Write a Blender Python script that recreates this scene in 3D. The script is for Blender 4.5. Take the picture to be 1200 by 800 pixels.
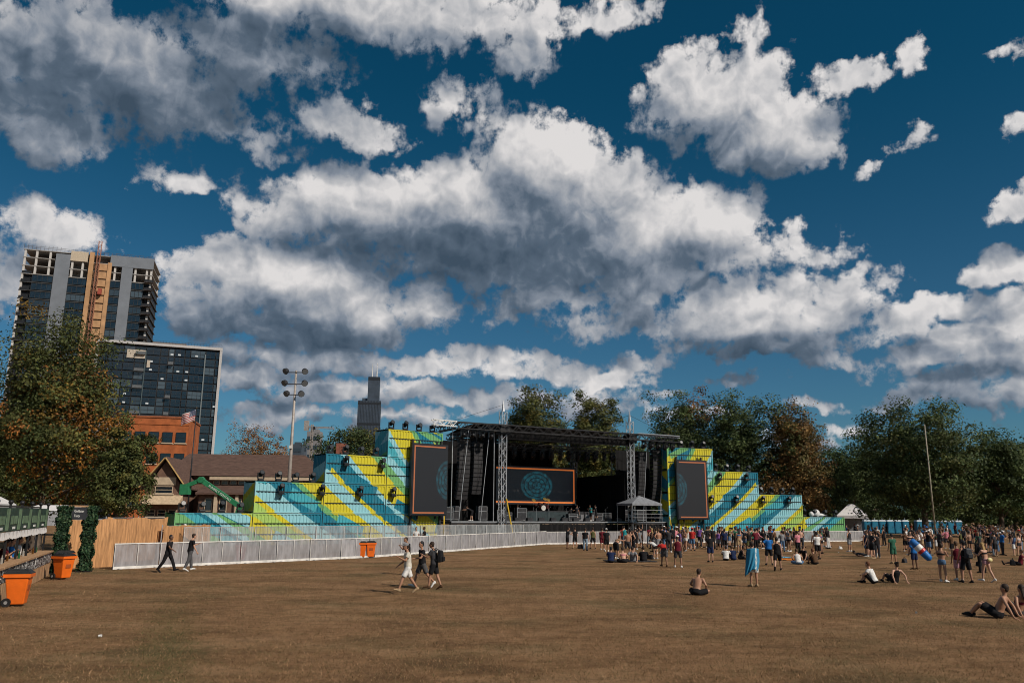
import bpy, bmesh, math, random
import numpy as np
from mathutils import Vector, Matrix
R_ = math.radians
random.seed(7); RNG = np.random.default_rng(7)
sc = bpy.context.scene
for o in list(bpy.data.objects): bpy.data.objects.remove(o)
C = sc.collection

# ------------------------------------------------------------------ camera
CAM_H, PITCH, ROLL, FPX = 2.7, R_(12.27), R_(0.4), 933.0
cam_d = bpy.data.cameras.new('camera'); cam = bpy.data.objects.new('camera', cam_d); C.objects.link(cam)
cam_d.sensor_width = 36; cam_d.lens = FPX/1200*36; cam_d.clip_end = 20000; cam_d.clip_start = 0.1
FW = Vector((0, math.cos(PITCH), math.sin(PITCH))); UP0 = Vector((0, -math.sin(PITCH), math.cos(PITCH))); RT0 = Vector((1, 0, 0))
RT = RT0*math.cos(ROLL)+UP0*math.sin(ROLL); UP = UP0*math.cos(ROLL)-RT0*math.sin(ROLL)
m = Matrix((RT, UP, -FW)).transposed().to_4x4(); m.translation = (0, 0, CAM_H); cam.matrix_world = m
sc.camera = cam
def ray(x, y): return FW+RT*((x-600)/FPX)+UP*((400-y)/FPX)
def W(x, y, Y):                       # survey point: the place seen at (x, y), Y metres down the field
    d = ray(x, y); return Vector((0, 0, CAM_H))+d*(Y/d.y)
def G(x, y):                          # ground point
    d = ray(x, y); return Vector((0, 0, CAM_H))+d*(-CAM_H/d.z)
def GX(x, Y):                         # x coordinate of a ground point at depth Y
    # ground at depth Y: solve for image y
    a, b = 597., 900.
    for _ in range(50):
        mid = (a+b)/2; d = ray(x, mid)
        yv = 1e9 if d.z >= -1e-9 else d.y*(CAM_H/-d.z)
        if yv > Y: a = mid
        else: b = mid
    return G(x, b).x

# ------------------------------------------------------------------ render + world
sc.render.engine = 'CYCLES'; sc.cycles.use_denoising = True; sc.cycles.use_adaptive_sampling = True; sc.cycles.adaptive_threshold = .015; sc.cycles.filter_width = 1.0; sc.cycles.adaptive_min_samples = 12
try: sc.cycles.denoiser = 'OPENIMAGEDENOISE'
except Exception: pass
sc.cycles.max_bounces = 4; sc.cycles.diffuse_bounces = 2; sc.cycles.glossy_bounces = 2; sc.cycles.transparent_max_bounces = 12
sc.view_settings.view_transform = 'Standard'; sc.view_settings.look = 'None'
sc.view_settings.exposure = 0.0; sc.view_settings.gamma = 1.0; sc.view_settings.use_curve_mapping = False

SUN_EL, SUN_AZ = R_(38), math.atan2(0.78, -0.62)        # azimuth clockwise from +Y
sun_dir = Vector((math.sin(SUN_AZ)*math.cos(SUN_EL), math.cos(SUN_AZ)*math.cos(SUN_EL), math.sin(SUN_EL)))
sd = bpy.data.lights.new('sun', 'SUN'); sd.energy = 4.2; sd.angle = R_(0.5); sd.color = (1.0, 0.90, 0.78)
sun = bpy.data.objects.new('sun', sd); C.objects.link(sun); sun.rotation_euler = sun_dir.to_track_quat('Z', 'Y').to_euler()
sun.location = (60, -40, 60)

world = bpy.data.worlds.new('World'); sc.world = world; world.use_nodes = True
class NT:
    def __init__(s, tree): s.t = tree; s.n = tree.nodes; s.l = tree.links
    def new(s, typ, **kw):
        n = s.n.new(typ)
        for k, v in kw.items(): setattr(n, k, v)
        return n
    def put(s, sock, v):
        if v is None: return
        if isinstance(v, bpy.types.NodeSocket): s.l.new(v, sock)
        else: sock.default_value = v
    def math(s, op, a, b=None, c=None, clamp=False):
        n = s.new('ShaderNodeMath', operation=op); n.use_clamp = clamp
        s.put(n.inputs[0], a); s.put(n.inputs[1], b); s.put(n.inputs[2], c); return n.outputs[0]
    def vec(s, op, a, b=None, scale=None):
        n = s.new('ShaderNodeVectorMath', operation=op); s.put(n.inputs[0], a); s.put(n.inputs[1], b)
        if scale is not None: s.put(n.inputs['Scale'], scale)
        return n.outputs['Value'] if op in ('DOT_PRODUCT', 'LENGTH') else n.outputs[0]
    def noise(s, v, scale, detail=4, rough=.5, dim='3D', lac=2.0, color=False, dist=0.0):
        n = s.new('ShaderNodeTexNoise', noise_dimensions=dim); s.put(n.inputs['Vector'], v)
        n.inputs['Scale'].default_value = scale; n.inputs['Detail'].default_value = detail
        n.inputs['Roughness'].default_value = rough; n.inputs['Lacunarity'].default_value = lac; n.inputs['Distortion'].default_value = dist
        return n.outputs['Color' if color else 'Fac']
    def ramp(s, f, stops, interp='LINEAR'):
        n = s.new('ShaderNodeValToRGB'); s.put(n.inputs[0], f); cr = n.color_ramp; cr.interpolation = interp
        while len(cr.elements) < len(stops): cr.elements.new(0.5)
        for e, (p, c) in zip(cr.elements, stops): e.position = p; e.color = (*c, 1) if len(c) == 3 else c
        return n.outputs[0]
    def mix(s, f, a, b, blend='MIX'):
        n = s.new('ShaderNodeMix', data_type='RGBA', blend_type=blend); s.put(n.inputs[0], f)
        s.put(n.inputs[6], (*a, 1) if isinstance(a, tuple) and len(a) == 3 else a)
        s.put(n.inputs[7], (*b, 1) if isinstance(b, tuple) and len(b) == 3 else b); return n.outputs[2]
    def sstep(s, v, lo, hi):
        n = s.new('ShaderNodeMapRange', interpolation_type='SMOOTHSTEP'); s.put(n.inputs[0], v)
        n.inputs[1].default_value = lo; n.inputs[2].default_value = hi; return n.outputs[0]

# cumulus fields: (x, y, rx, ry, weight); each is turned into an azimuth / elevation
CLOUDS = [(640,200,80,62,1.2),(690,225,75,60,1.05),(570,245,150,62,1.1),(450,246,140,46,1.05),(330,254,75,24,.85),(520,292,150,34,1.0),(620,300,140,36,1.05),(740,280,95,56,1.0),(815,262,80,50,1.05),(855,285,55,40,.9),
 (335,330,110,46,1.1),(240,352,75,32,.85),(400,362,100,40,1.0),(320,385,140,22,.9),(470,352,60,30,.75),
 (640,352,90,26,.75),(760,335,90,30,.8),(700,375,80,18,.6),
 (895,368,120,40,1.1),(840,345,70,28,.8),(985,330,75,18,.65),(930,300,70,18,.5),(990,414,34,14,.55),(900,402,110,18,.8),
 (845,112,90,56,1.05),(905,155,78,48,1.05),(800,88,46,28,.75),
 (110,75,210,72,1.0),(40,115,100,55,.85),(440,18,210,46,.95),(300,66,110,36,.75),(400,145,80,26,.7),(460,160,50,14,.5),(335,178,50,14,.5),(545,120,55,28,.6),(610,62,38,30,.6),(620,25,50,38,.6),(285,150,40,20,.5),
 (212,214,46,16,.7),(712,16,50,22,.7),(993,92,36,22,.8),(1068,66,20,26,.75),(1066,170,34,16,.65),(1185,150,25,12,.5),(1192,240,30,18,.75),(1185,310,38,20,.7),(192,140,22,16,.6),(875,34,25,26,.45),(1185,70,30,12,.5),(925,275,18,10,.4),(1020,190,16,9,.4),
 (1095,366,80,22,.9),(1060,385,60,18,.6),(1120,412,85,26,1.0),(1185,372,60,28,.85),(1175,425,80,26,.95),(1110,455,90,18,.75),(1180,462,70,20,.75),(1040,430,30,10,.45),
 (370,425,95,20,.9),(470,428,80,18,.85),(560,418,60,14,.6),(640,432,70,20,.85),(720,448,60,18,.8),(770,424,44,14,.65),(300,446,60,18,.8),(400,462,95,16,.8),(500,466,80,16,.8),(590,470,80,16,.75),(330,488,80,14,.65),(450,492,90,12,.6),(680,474,70,12,.6),(770,470,50,10,.5),(285,412,44,16,.65),
 (60,272,70,36,.75),(10,300,50,55,.65),(960,474,40,11,.55),(985,500,36,10,.5),(880,446,40,8,.45),(1010,470,40,8,.35),(930,520,60,10,.45),(20,160,40,22,.6),(190,318,40,30,.5),(800,495,60,9,.4),(745,485,50,10,.5)]
SHADES = [(170,70,430,150,-.28),(420,10,260,60,-.05),(540,300,240,42,-.30),(640,315,130,34,-.12),(320,390,190,26,-.28),(900,406,140,20,-.24),(1130,434,120,16,-.22),(1120,392,90,10,-.12),(660,170,95,45,.20),(330,318,110,28,.18),(830,250,90,45,.18),(890,352,110,22,.16),(450,222,120,22,.14),(470,450,260,16,-.10),(870,120,140,90,.06)]
def az_el(x, y):
    d = ray(x, y).normalized(); return math.atan2(d.x, d.y), math.asin(d.z)
def cloud_groups():
    def grp(name, out):
        t = bpy.data.node_groups.new(name, 'ShaderNodeTree'); t.interface.new_socket('P', in_out='INPUT', socket_type='NodeSocketVector')
        t.interface.new_socket(out, in_out='OUTPUT', socket_type='NodeSocketFloat'); k = NT(t)
        gi = k.new('NodeGroupInput'); go = k.new('NodeGroupOutput'); return t, k, gi.outputs[0], go.inputs[0]
    t1, k, p, o = grp('cloud_masses', 'Broad')
    w1 = k.vec('SCALE', k.vec('SUBTRACT', k.noise(p, 9, 4, .6, color=True, dim='2D'), (.5, .5, .5)), scale=.075)
    q = k.vec('ADD', p, w1)
    acc = None
    for x, y, rx, ry, w in CLOUDS:
        a, e = az_el(x, y); a1, _ = az_el(x+rx, y); a0, _ = az_el(x-rx, y); _, e1 = az_el(x, y-ry); _, e0 = az_el(x, y+ry)
        sx, sy = 2/max(a1-a0, 1e-4)*.88, 2/max(e1-e0, 1e-4)*.88
        n = k.new('ShaderNodeVectorMath', operation='MULTIPLY_ADD'); k.put(n.inputs[0], q); n.inputs[1].default_value = (sx, sy, 0); n.inputs[2].default_value = (-a*sx, -e*sy, 0)
        f = k.math('MULTIPLY_ADD', k.vec('DOT_PRODUCT', n.outputs[0], n.outputs[0]), -w*.8, w)
        acc = f if acc is None else k.math('SMOOTH_MAX', acc, f, .22)
    # the same kind of broken cumulus goes on beyond the frame
    gen = k.math('MULTIPLY_ADD', k.noise(k.vec('MULTIPLY', p, (1, 1.9, 1)), 3.1, 2, .55, dim='2D'), 6.0, -3.2)
    sp = k.new('ShaderNodeSeparateXYZ'); k.put(sp.inputs[0], p)
    out = k.math('MAXIMUM', k.sstep(k.math('ABSOLUTE', sp.outputs[0]), .60, .75), k.sstep(sp.outputs[1], .60, .72))
    gen = k.math('MULTIPLY_ADD', k.math('SUBTRACT', out, 1.0), 3.0, gen)
    k.put(o, k.math('MAXIMUM', k.math('MAXIMUM', acc, gen), -1.2))
    t2, k, p, o = grp('cloud_edges', 'Detail')
    k.put(o, k.math('MULTIPLY', k.math('SUBTRACT', k.noise(p, 26, 8, .66, dim='2D'), .5), 1.9))
    t3, k, p, o = grp('cloud_billows', 'Relief')
    w2 = k.vec('SCALE', k.noise(p, 22, 2, .5, color=True, dim='2D'), scale=.045); pw = k.vec('ADD', p, w2)
    rg = k.math('ABSOLUTE', k.math('SUBTRACT', k.noise(pw, 30, 1, .5, dim='2D'), .5))
    k.put(o, k.math('ADD', k.math('MULTIPLY', k.noise(pw, 13, 5, .55, dim='2D'), 2.2), k.math('MULTIPLY_ADD', rg, 1.1, -.33)))
    return t1, t2, t3
def shade_fields(k, p, items):
    acc = 0.0
    for x, y, rx, ry, w in items:
        a, e = az_el(x, y); a1, _ = az_el(x+rx, y); a0, _ = az_el(x-rx, y); _, e1 = az_el(x, y-ry); _, e0 = az_el(x, y+ry); sx, sy = 2/(a1-a0), 2/(e1-e0)
        n = k.new('ShaderNodeVectorMath', operation='MULTIPLY_ADD'); k.put(n.inputs[0], p); n.inputs[1].default_value = (sx, sy, 0); n.inputs[2].default_value = (-a*sx, -e*sy, 0)
        acc = k.math('ADD', acc, k.math('MULTIPLY', k.sstep(k.vec('DOT_PRODUCT', n.outputs[0], n.outputs[0]), 1.0, 0.0), w))
    return acc
wt = NT(world.node_tree); wt.n.clear()
wo = wt.new('ShaderNodeOutputWorld'); bg = wt.new('ShaderNodeBackground'); wt.l.new(bg.outputs[0], wo.inputs[0])
sky = wt.new('ShaderNodeTexSky', sky_type='NISHITA'); sky.sun_disc = False; sky.sun_elevation = SUN_EL; sky.sun_rotation = SUN_AZ
sky.air_density = 1.0; sky.dust_density = .4; sky.ozone_density = 2.5
tc = wt.new('ShaderNodeTexCoord'); sep = wt.new('ShaderNodeSeparateXYZ'); wt.l.new(tc.outputs['Generated'], sep.inputs[0])
phi = wt.math('ARCTAN2', sep.outputs[0], sep.outputs[1]); eps = wt.math('ARCSINE', sep.outputs[2])
comb = wt.new('ShaderNodeCombineXYZ'); wt.l.new(phi, comb.inputs[0]); wt.l.new(eps, comb.inputs[1]); P = comb.outputs[0]
cgA, cgB, cgC = cloud_groups()
def cf(g, p):
    n = wt.new('ShaderNodeGroup'); n.node_tree = g; wt.l.new(p, n.inputs[0]); return n.outputs[0]
b0 = cf(cgA, P); b1 = cf(cgA, wt.vec('ADD', P, (.020, .045, 0))); d0 = cf(cgB, P); r0 = cf(cgC, P); r1 = cf(cgC, wt.vec('ADD', P, (.010, .017, 0)))
dens = wt.math('ADD', wt.math('ADD', b0, d0), wt.math('MULTIPLY_ADD', r0, .42, -.42)); alpha = wt.sstep(dens, .05, .52)
fine = wt.math('SUBTRACT', r0, r1); broadd = wt.math('MAXIMUM', wt.math('MINIMUM', wt.math('SUBTRACT', b0, b1), .55), -.7)
thick = wt.sstep(dens, .3, 1.6)
lit = wt.math('ADD', wt.math('MULTIPLY', fine, .36), wt.math('MULTIPLY', broadd, .58))
lit = wt.math('ADD', lit, wt.math('MULTIPLY_ADD', thick, -.20, .60))
lit = wt.math('ADD', lit, wt.math('MULTIPLY', d0, .05))
lit = wt.math('ADD', lit, shade_fields(wt, P, SHADES), clamp=True)
ccol = wt.ramp(lit, [(0.0, (.050, .078, .115)), (.28, (.098, .135, .185)), (.50, (.23, .265, .32)), (.72, (.44, .45, .475)), (1.0, (.75, .725, .715))])
ccol = wt.vec('SCALE', ccol, scale=10.0)
tint = wt.mix(wt.sstep(eps, .02, .55), (.22, .41, .50), (.034, .31, .375))
skc = wt.mix(1.0, sky.outputs[0], tint, 'MULTIPLY')
fin = wt.mix(wt.math('MULTIPLY', alpha, .97), skc, ccol)
wt.l.new(fin, bg.inputs[0]); bg.inputs[1].default_value = 0.10
world.cycles.sampling_method = 'MANUAL'; world.cycles.sample_map_resolution = 256

# ------------------------------------------------------------------ materials
MATS = {}
def mat(name, col, rough=.75, metal=0.0, var=.18, scale=3.0, bump=0.0, spec=.3, emis=None, col2=None, vscale=(1, 1, 1)):
    if name in MATS: return MATS[name]
    m = bpy.data.materials.new(name); m.use_nodes = True; k = NT(m.node_tree); b = m.node_tree.nodes['Principled BSDF']
    tcn = k.new('ShaderNodeTexCoord'); v = k.vec('MULTIPLY', tcn.outputs['Object'], vscale)
    n = k.noise(v, scale, 5, .6)
    c2 = col2 if col2 else tuple(c*(1-var*1.6) for c in col); c1 = col if col2 else tuple(min(1, c*(1+var*.8)) for c in col)
    k.l.new(k.ramp(n, [(.3, c2), (.7, c1)]), b.inputs['Base Color'])
    b.inputs['Roughness'].default_value = rough; b.inputs['Metallic'].default_value = metal; b.inputs['Specular IOR Level'].default_value = spec
    if bump:
        bn = k.new('ShaderNodeBump'); bn.inputs['Strength'].default_value = bump; bn.inputs['Distance'].default_value = .02
        k.l.new(k.noise(v, scale*6, 4, .6), bn.inputs['Height']); k.l.new(bn.outputs[0], b.inputs['Normal'])
    if emis: b.inputs['Emission Color'].default_value = (*emis[0], 1); b.inputs['Emission Strength'].default_value = emis[1]
    MATS[name] = m; return m

# ------------------------------------------------------------------ mesh helpers
class MB:
    def __init__(s): s.v = []; s.f = []
    def box(s, lo, hi, M=None):
        n = len(s.v); (x0, y0, z0), (x1, y1, z1) = lo, hi
        p = [(x0,y0,z0),(x1,y0,z0),(x1,y1,z0),(x0,y1,z0),(x0,y0,z1),(x1,y0,z1),(x1,y1,z1),(x0,y1,z1)]
        s.v += [tuple(M @ Vector(q)) for q in p] if M else p
        s.f += [tuple(n+i for i in q) for q in ((0,3,2,1),(4,5,6,7),(0,1,5,4),(1,2,6,5),(2,3,7,6),(3,0,4,7))]; return s
    def cbox(s, c, d, rz=0):
        M = Matrix.Translation(c) @ Matrix.Rotation(rz, 4, 'Z') if rz else Matrix.Translation(c)
        return s.box((-d[0]/2,-d[1]/2,-d[2]/2), (d[0]/2,d[1]/2,d[2]/2), M)
    def poly(s, pts, faces):
        n = len(s.v); s.v += [tuple(p) for p in pts]; s.f += [tuple(n+i for i in f) for f in faces]; return s
    def bar(s, a, b, w, h=None):
        h = h or w; a, b = Vector(a), Vector(b); d = (b-a); L = d.length
        if L < 1e-6: return s
        M = Matrix.Translation(a) @ d.to_track_quat('Z', 'Y').to_matrix().to_4x4()
        return s.box((-w/2,-h/2,0), (w/2,h/2,L), M)
    def tube(s, pts, rad, n=8, cap=True, side=None):
        pts = [Vector(p) for p in pts]; base = len(s.v)
        for i, p in enumerate(pts):
            d = (pts[min(i+1, len(pts)-1)]-pts[max(i-1, 0)]).normalized()
            sx = Vector(side) if side else (Vector((1,0,0)) if abs(d.x) < .9 else Vector((0,1,0)))
            u = (sx-d*sx.dot(d)).normalized(); w = d.cross(u)
            r = rad[i] if isinstance(rad, (list, tuple)) else rad
            ru, rw = r if isinstance(r, (list, tuple)) else (r, r)
            for j in range(n):
                a = 2*math.pi*j/n; s.v.append(tuple(p+u*math.cos(a)*ru+w*math.sin(a)*rw))
        for i in range(len(pts)-1):
            for j in range(n):
                a = base+i*n+j; b = base+i*n+(j+1) % n; s.f.append((a, b, b+n, a+n))
        if cap:
            s.f.append(tuple(base+j for j in range(n))[::-1]); e = base+(len(pts)-1)*n; s.f.append(tuple(e+j for j in range(n)))
        return s
    def ball(s, c, r, n=10, k=6):
        r = r if isinstance(r, (list, tuple)) else (r, r, r); c = Vector(c); base = len(s.v)
        for i in range(1, k):
            t = math.pi*i/k
            for j in range(n):
                a = 2*math.pi*j/n; s.v.append((c.x+r[0]*math.sin(t)*math.cos(a), c.y+r[1]*math.sin(t)*math.sin(a), c.z-r[2]*math.cos(t)))
        for i in range(k-2):
            for j in range(n):
                a = base+i*n+j; b = base+i*n+(j+1) % n; s.f.append((a, b, b+n, a+n))
        lo = len(s.v); s.v.append((c.x, c.y, c.z-r[2])); s.v.append((c.x, c.y, c.z+r[2])); e = base+(k-2)*n
        for j in range(n): s.f.append((lo, base+(j+1) % n, base+j)); s.f.append((lo+1, e+j, e+(j+1) % n))
        return s
    def truss(s, a, b, w=.5, r=.03, up=(0, 0, 1)):
        a, b = Vector(a), Vector(b); d = (b-a); L = d.length; d.normalize(); u = Vector(up); x = d.cross(u)
        if x.length < .1: u = Vector((0, 1, 0)); x = d.cross(u)
        x.normalize(); u = x.cross(d).normalized(); cs = [x*sx*w/2+u*su*w/2 for sx, su in ((-1,-1),(1,-1),(1,1),(-1,1))]
        for c in cs: s.bar(a+c, b+c, r*2)
        n = max(2, int(L/w)); 
        for i in range(n):
            p0 = a+d*(L*i/n); p1 = a+d*(L*(i+1)/n)
            for q in range(4):
                c0, c1 = cs[q], cs[(q+1) % 4]
                if i % 2: c0, c1 = c1, c0
                s.bar(p0+c0, p1+c1, r*1.3)
        return s
    def mesh(s, name, smooth=False):
        me = bpy.data.meshes.new(name); me.from_pydata(s.v, [], s.f); me.update()
        if smooth: me.shade_smooth()
        return me
    def obj(s, name, m, parent=None, smooth=False): return mobj(name, s.mesh(name, smooth), m, parent)
def mobj(name, me, m, parent=None):
    if m is not None and len(me.materials) == 0: me.materials.append(m)
    o = bpy.data.objects.new(name, me); C.objects.link(o)
    if parent: o.parent = parent
    return o
def tag(o, label, cat, group=None, kind=None):
    if label: o['label'] = label
    if cat: o['category'] = cat
    if group: o['group'] = group
    if kind: o['kind'] = kind
    return o
def thing(name, label, cat, loc=(0, 0, 0), rz=0, group=None):
    o = bpy.data.objects.new(name, None); C.objects.link(o); o.location = loc; o.rotation_euler = (0, 0, rz); o.empty_display_size = .3
    return tag(o, label, cat, group)
def struct(name, mb, m): o = mb.obj(name, m); o['kind'] = 'structure'; return o
def copy_tree(o, parent=None):
    c = o.copy(); C.objects.link(c); c.parent = parent
    for ch in list(o.children): copy_tree(ch, c)
    return c
def bevel(o, w=.01):
    md = o.modifiers.new('bevel', 'BEVEL'); md.width = w; md.segments = 2; md.limit_method = 'ANGLE'; return o
def attr(me, name, corner_vals):
    a = me.color_attributes.new(name, 'FLOAT_COLOR', 'CORNER'); a.data.foreach_set('color', np.asarray(corner_vals, 'f').ravel())
def np_mesh(name, V, F, m, smooth=False):
    me = bpy.data.meshes.new(name); V = np.asarray(V, 'f'); F = np.asarray(F, 'i'); k = F.shape[1]
    me.vertices.add(len(V)); me.vertices.foreach_set('co', V.ravel()); me.loops.add(F.size); me.loops.foreach_set('vertex_index', F.ravel())
    me.polygons.add(len(F)); me.polygons.foreach_set('loop_start', np.arange(0, F.size, k, dtype='i')); me.polygons.foreach_set('loop_total', np.full(len(F), k, 'i'))
    me.update(calc_edges=True); me.validate()
    if m: me.materials.append(m)
    return me

# ------------------------------------------------------------------ ground
def ground_mat():
    m = bpy.data.materials.new('dry_turf'); m.use_nodes = True; k = NT(m.node_tree); b = m.node_tree.nodes['Principled BSDF']
    g = k.new('ShaderNodeNewGeometry').outputs['Position']
    n1 = k.noise(g, .22, 5, .6); n2 = k.noise(g, 1.3, 6, .65); n3 = k.noise(g, 14, 5, .7); n4 = k.noise(k.vec('MULTIPLY', g, (1, .35, 1)), 55, 3, .7)
    base = k.ramp(n2, [(.28, (.142, .071, .030)), (.5, (.255, .136, .062)), (.72, (.36, .21, .102))])
    base = k.mix(k.sstep(n1, .48, .66), base, (.135, .096, .040))
    base = k.mix(k.math('MULTIPLY', k.sstep(n1, .52, .30), .55), base, (.27, .145, .075))
    base = k.mix(k.math('MULTIPLY', k.sstep(n3, .42, .70), .5), base, (.30, .205, .125))
    base = k.mix(k.math('MULTIPLY', k.sstep(n3, .50, .28), .6), base, (.075, .048, .028))
    base = k.mix(k.math('MULTIPLY', k.sstep(n4, .45, .75), .45), base, (.33, .235, .145))
    # a watered streak of greener turf
    nb = k.noise(k.vec('MULTIPLY', g, (.5, 1, 1)), .55, 4, .6); base = k.mix(k.math('MULTIPLY', k.sstep(nb, .52, .34), .55), base, (.10, .060, .030)); base = k.mix(k.math('MULTIPLY', k.sstep(nb, .50, .68), .50), base, (.37, .235, .13)); nc = k.noise(k.vec('MULTIPLY', g, (.8, 1, 1)), 3.6, 5, .7); base = k.mix(k.math('MULTIPLY', k.sstep(nc, .54, .36), .45), base, (.095, .058, .029)); base = k.mix(k.math('MULTIPLY', k.sstep(nc, .55, .72), .35), base, (.36, .24, .14))
    sp = k.new('ShaderNodeSeparateXYZ'); k.put(sp.inputs[0], g)
    dx = k.math('SUBTRACT', sp.outputs[0], k.math('MULTIPLY_ADD', sp.outputs[1], -.40, -.1))
    dx = k.math('ADD', dx, k.math('MULTIPLY_ADD', n2, 2.0, -1.0))
    st = k.math('MULTIPLY', k.sstep(k.math('ABSOLUTE', dx), 1.0, .15), k.math('MULTIPLY', k.sstep(sp.outputs[1], 30, 17), k.sstep(n3, .25, .6)))
    base = k.mix(k.math('MULTIPLY', st, .38), base, (.055, .075, .022))
    k.l.new(base, b.inputs['Base Color']); b.inputs['Roughness'].default_value = .95; b.inputs['Specular IOR Level'].default_value = .08
    bn = k.new('ShaderNodeBump'); bn.inputs['Strength'].default_value = .9; bn.inputs['Distance'].default_value = .06
    k.l.new(k.math('ADD', n3, k.math('MULTIPLY', n4, .8)), bn.inputs['Height']); k.l.new(bn.outputs[0], b.inputs['Normal'])
    return m
gm = ground_mat()
gb = MB(); XS = [-9000, -400, -120, -60, -30, 0, 30, 60, 120, 400, 9000]; YS = [-9000, -60, 0, 15, 30, 60, 120, 400, 9000]
for y in YS:
    for x in XS: gb.v.append((x, y, 0))
for j in range(len(YS)-1):
    for i in range(len(XS)-1): a = j*len(XS)+i; gb.f.append((a, a+1, a+1+len(XS), a+len(XS)))
struct('ground', gb, gm)

# ------------------------------------------------------------------ trees
def leaf_mat():
    m = bpy.data.materials.new('leaves'); m.use_nodes = True; k = NT(m.node_tree); b = m.node_tree.nodes['Principled BSDF']
    a = k.new('ShaderNodeAttribute'); a.attribute_name = 'leaf_tint'
    rp = k.new('ShaderNodeNewGeometry').outputs['Random Per Island']
    v = k.vec('SCALE', a.outputs['Color'], scale=k.math('MULTIPLY_ADD', rp, 1.1, .65))
    k.l.new(v, b.inputs['Base Color']); b.inputs['Roughness'].default_value = .65; b.inputs['Specular IOR Level'].default_value = .2
    tr = k.new('ShaderNodeBsdfTranslucent'); k.l.new(v, tr.inputs[0]); mx = k.new('ShaderNodeMixShader'); mx.inputs[0].default_value = .22
    k.l.new(b.outputs[0], mx.inputs[1]); k.l.new(tr.outputs[0], mx.inputs[2]); k.l.new(mx.outputs[0], m.node_tree.nodes['Material Output'].inputs[0])
    return m
LEAF = leaf_mat()
BARK = mat('bark', (.10, .075, .055), .9, var=.4, scale=4, bump=.8, vscale=(1, 1, .3))
DK_GREEN = [(.044, .064, .021), (.060, .080, .026), (.033, .050, .018)]
MID_GREEN = [(.060, .072, .022), (.080, .085, .026), (.045, .058, .018)]
OLIVE = [(.10, .095, .026), (.13, .105, .025), (.07, .075, .022)]
AUTUMN = [(.26, .115, .022), (.21, .085, .02), (.16, .10, .022)]
BROWN = [(.17, .085, .03), (.13, .07, .026), (.21, .10, .03)]
COPPER = [(.180, .100, .036), (.135, .082, .032), (.20, .12, .042), (.10, .082, .030)]
def tree(label, x, y, h, rx, crown0, palette, seed, leaves=14000, leaf=.32, group=None, accent=None, accent_fn=None, name='tree', shape='round', trunk_r=None, clumps=190, sparse=0.0):
    rng = np.random.default_rng(seed); rr = random.Random(seed)
    t = thing(name, label, 'tree', (x, y, 0), 0, group); trunk_r = trunk_r or h*.022
    tb = MB(); lean = (rr.uniform(-.03, .03)*h, rr.uniform(-.03, .03)*h)
    top = Vector((lean[0], lean[1], h*.78)); mid = Vector((lean[0]*.3, lean[1]*.3, h*.35))
    tb.tube([(0,0,-.1), (0,0,.25), (0,0,h*.12), mid, top], [trunk_r*1.5, trunk_r*1.15, trunk_r, trunk_r*.75, trunk_r*.15], 10)
    zc = (crown0+h)/2; rz = (h-crown0)/2; centers = []
    nb = 15
    for i in range(nb):
        f = .18+.6*i/nb; a = i*2.4+rr.uniform(-.4, .4); s = Vector((lean[0]*f, lean[1]*f, max(crown0*.75, h*(.16+.58*i/nb))))
        el = rr.uniform(.15, .75)+.4*i/nb; ln = rx*rr.uniform(.65, .98)*(1-.35*(i/nb)**2)
        e = s+Vector((math.cos(a)*math.cos(el), math.sin(a)*math.cos(el), math.sin(el)))*ln; q = (s+e)/2+Vector((0, 0, .06*ln))
        r0 = trunk_r*(.42-.2*i/nb); tb.tube([s, q, e], [r0, r0*.6, r0*.18], 6)
        for j in range(4):
            g0 = q.lerp(e, rr.random()); dv = Vector((rr.gauss(0, 1), rr.gauss(0, 1), rr.gauss(.3, .7))).normalized()*ln*rr.uniform(.25, .5)
            tb.tube([g0, g0+dv*.5+Vector((0,0,.03)), g0+dv], [r0*.35, r0*.22, r0*.06], 5)
            centers.append(g0+dv)
        centers.append(e)
    tb.obj('trunk', BARK, t, True)
    # clump centres fill an uneven crown
    cc = []
    while len(cc) < clumps:
        d = rng.normal(size=3); d /= np.linalg.norm(d); rad = rng.random()**.38
        a = math.atan2(d[1], d[0]); lob = 1+.16*math.sin(3*a+seed)+.13*math.sin(5*a+2.1*seed+4*d[2])+.10*math.sin(7*d[2]+seed)
        p = d*rad*lob*np.array([rx, rx, rz])
        p[:2] *= 1 if shape in ('cone', 'upright') else (1+.45*min(1, -p[2]/rz)) if p[2] < 0 else (1+.25*(p[2]/rz)**2)
        if shape == 'cone': p[:2] *= (1-.62*(p[2]/rz*.5+.5))*1.45
        if shape == 'upright': p[:2] *= 1.08-.30*(p[2]/rz*.5+.5)
        if shape == 'vase': p[:2] *= .72+.42*(p[2]/rz*.5+.5)
        cc.append(p+np.array([lean[0]*.6, lean[1]*.6, zc]))
    cc = np.array(cc); 
    if len(centers): cc = np.vstack([cc, np.array([tuple(c) for c in centers if c.z > crown0*.8])])
    nC = len(cc); per = rng.gamma(4.5, 1, nC); per = np.maximum(3, per/per.sum()*leaves).astype(int)
    if sparse: per[rng.random(nC) < sparse] = 0
    idx = np.repeat(np.arange(nC), per); N = len(idx)
    cr = (rx*rz*rx)**(1/3)*rng.uniform(.14, .27, nC)
    d = rng.normal(size=(N, 3)); d /= np.linalg.norm(d, axis=1)[:, None]
    p = cc[idx]+d*(cr[idx]*rng.random(N)**.45)[:, None]*np.array([1.1, 1.1, .8])
    out = p-np.array([0, 0, zc]); out /= np.linalg.norm(out, axis=1)[:, None]+1e-6
    nrm = out*.55+d*.5+rng.normal(size=(N, 3))*.55+np.array([0, 0, .35]); nrm /= np.linalg.norm(nrm, axis=1)[:, None]
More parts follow.
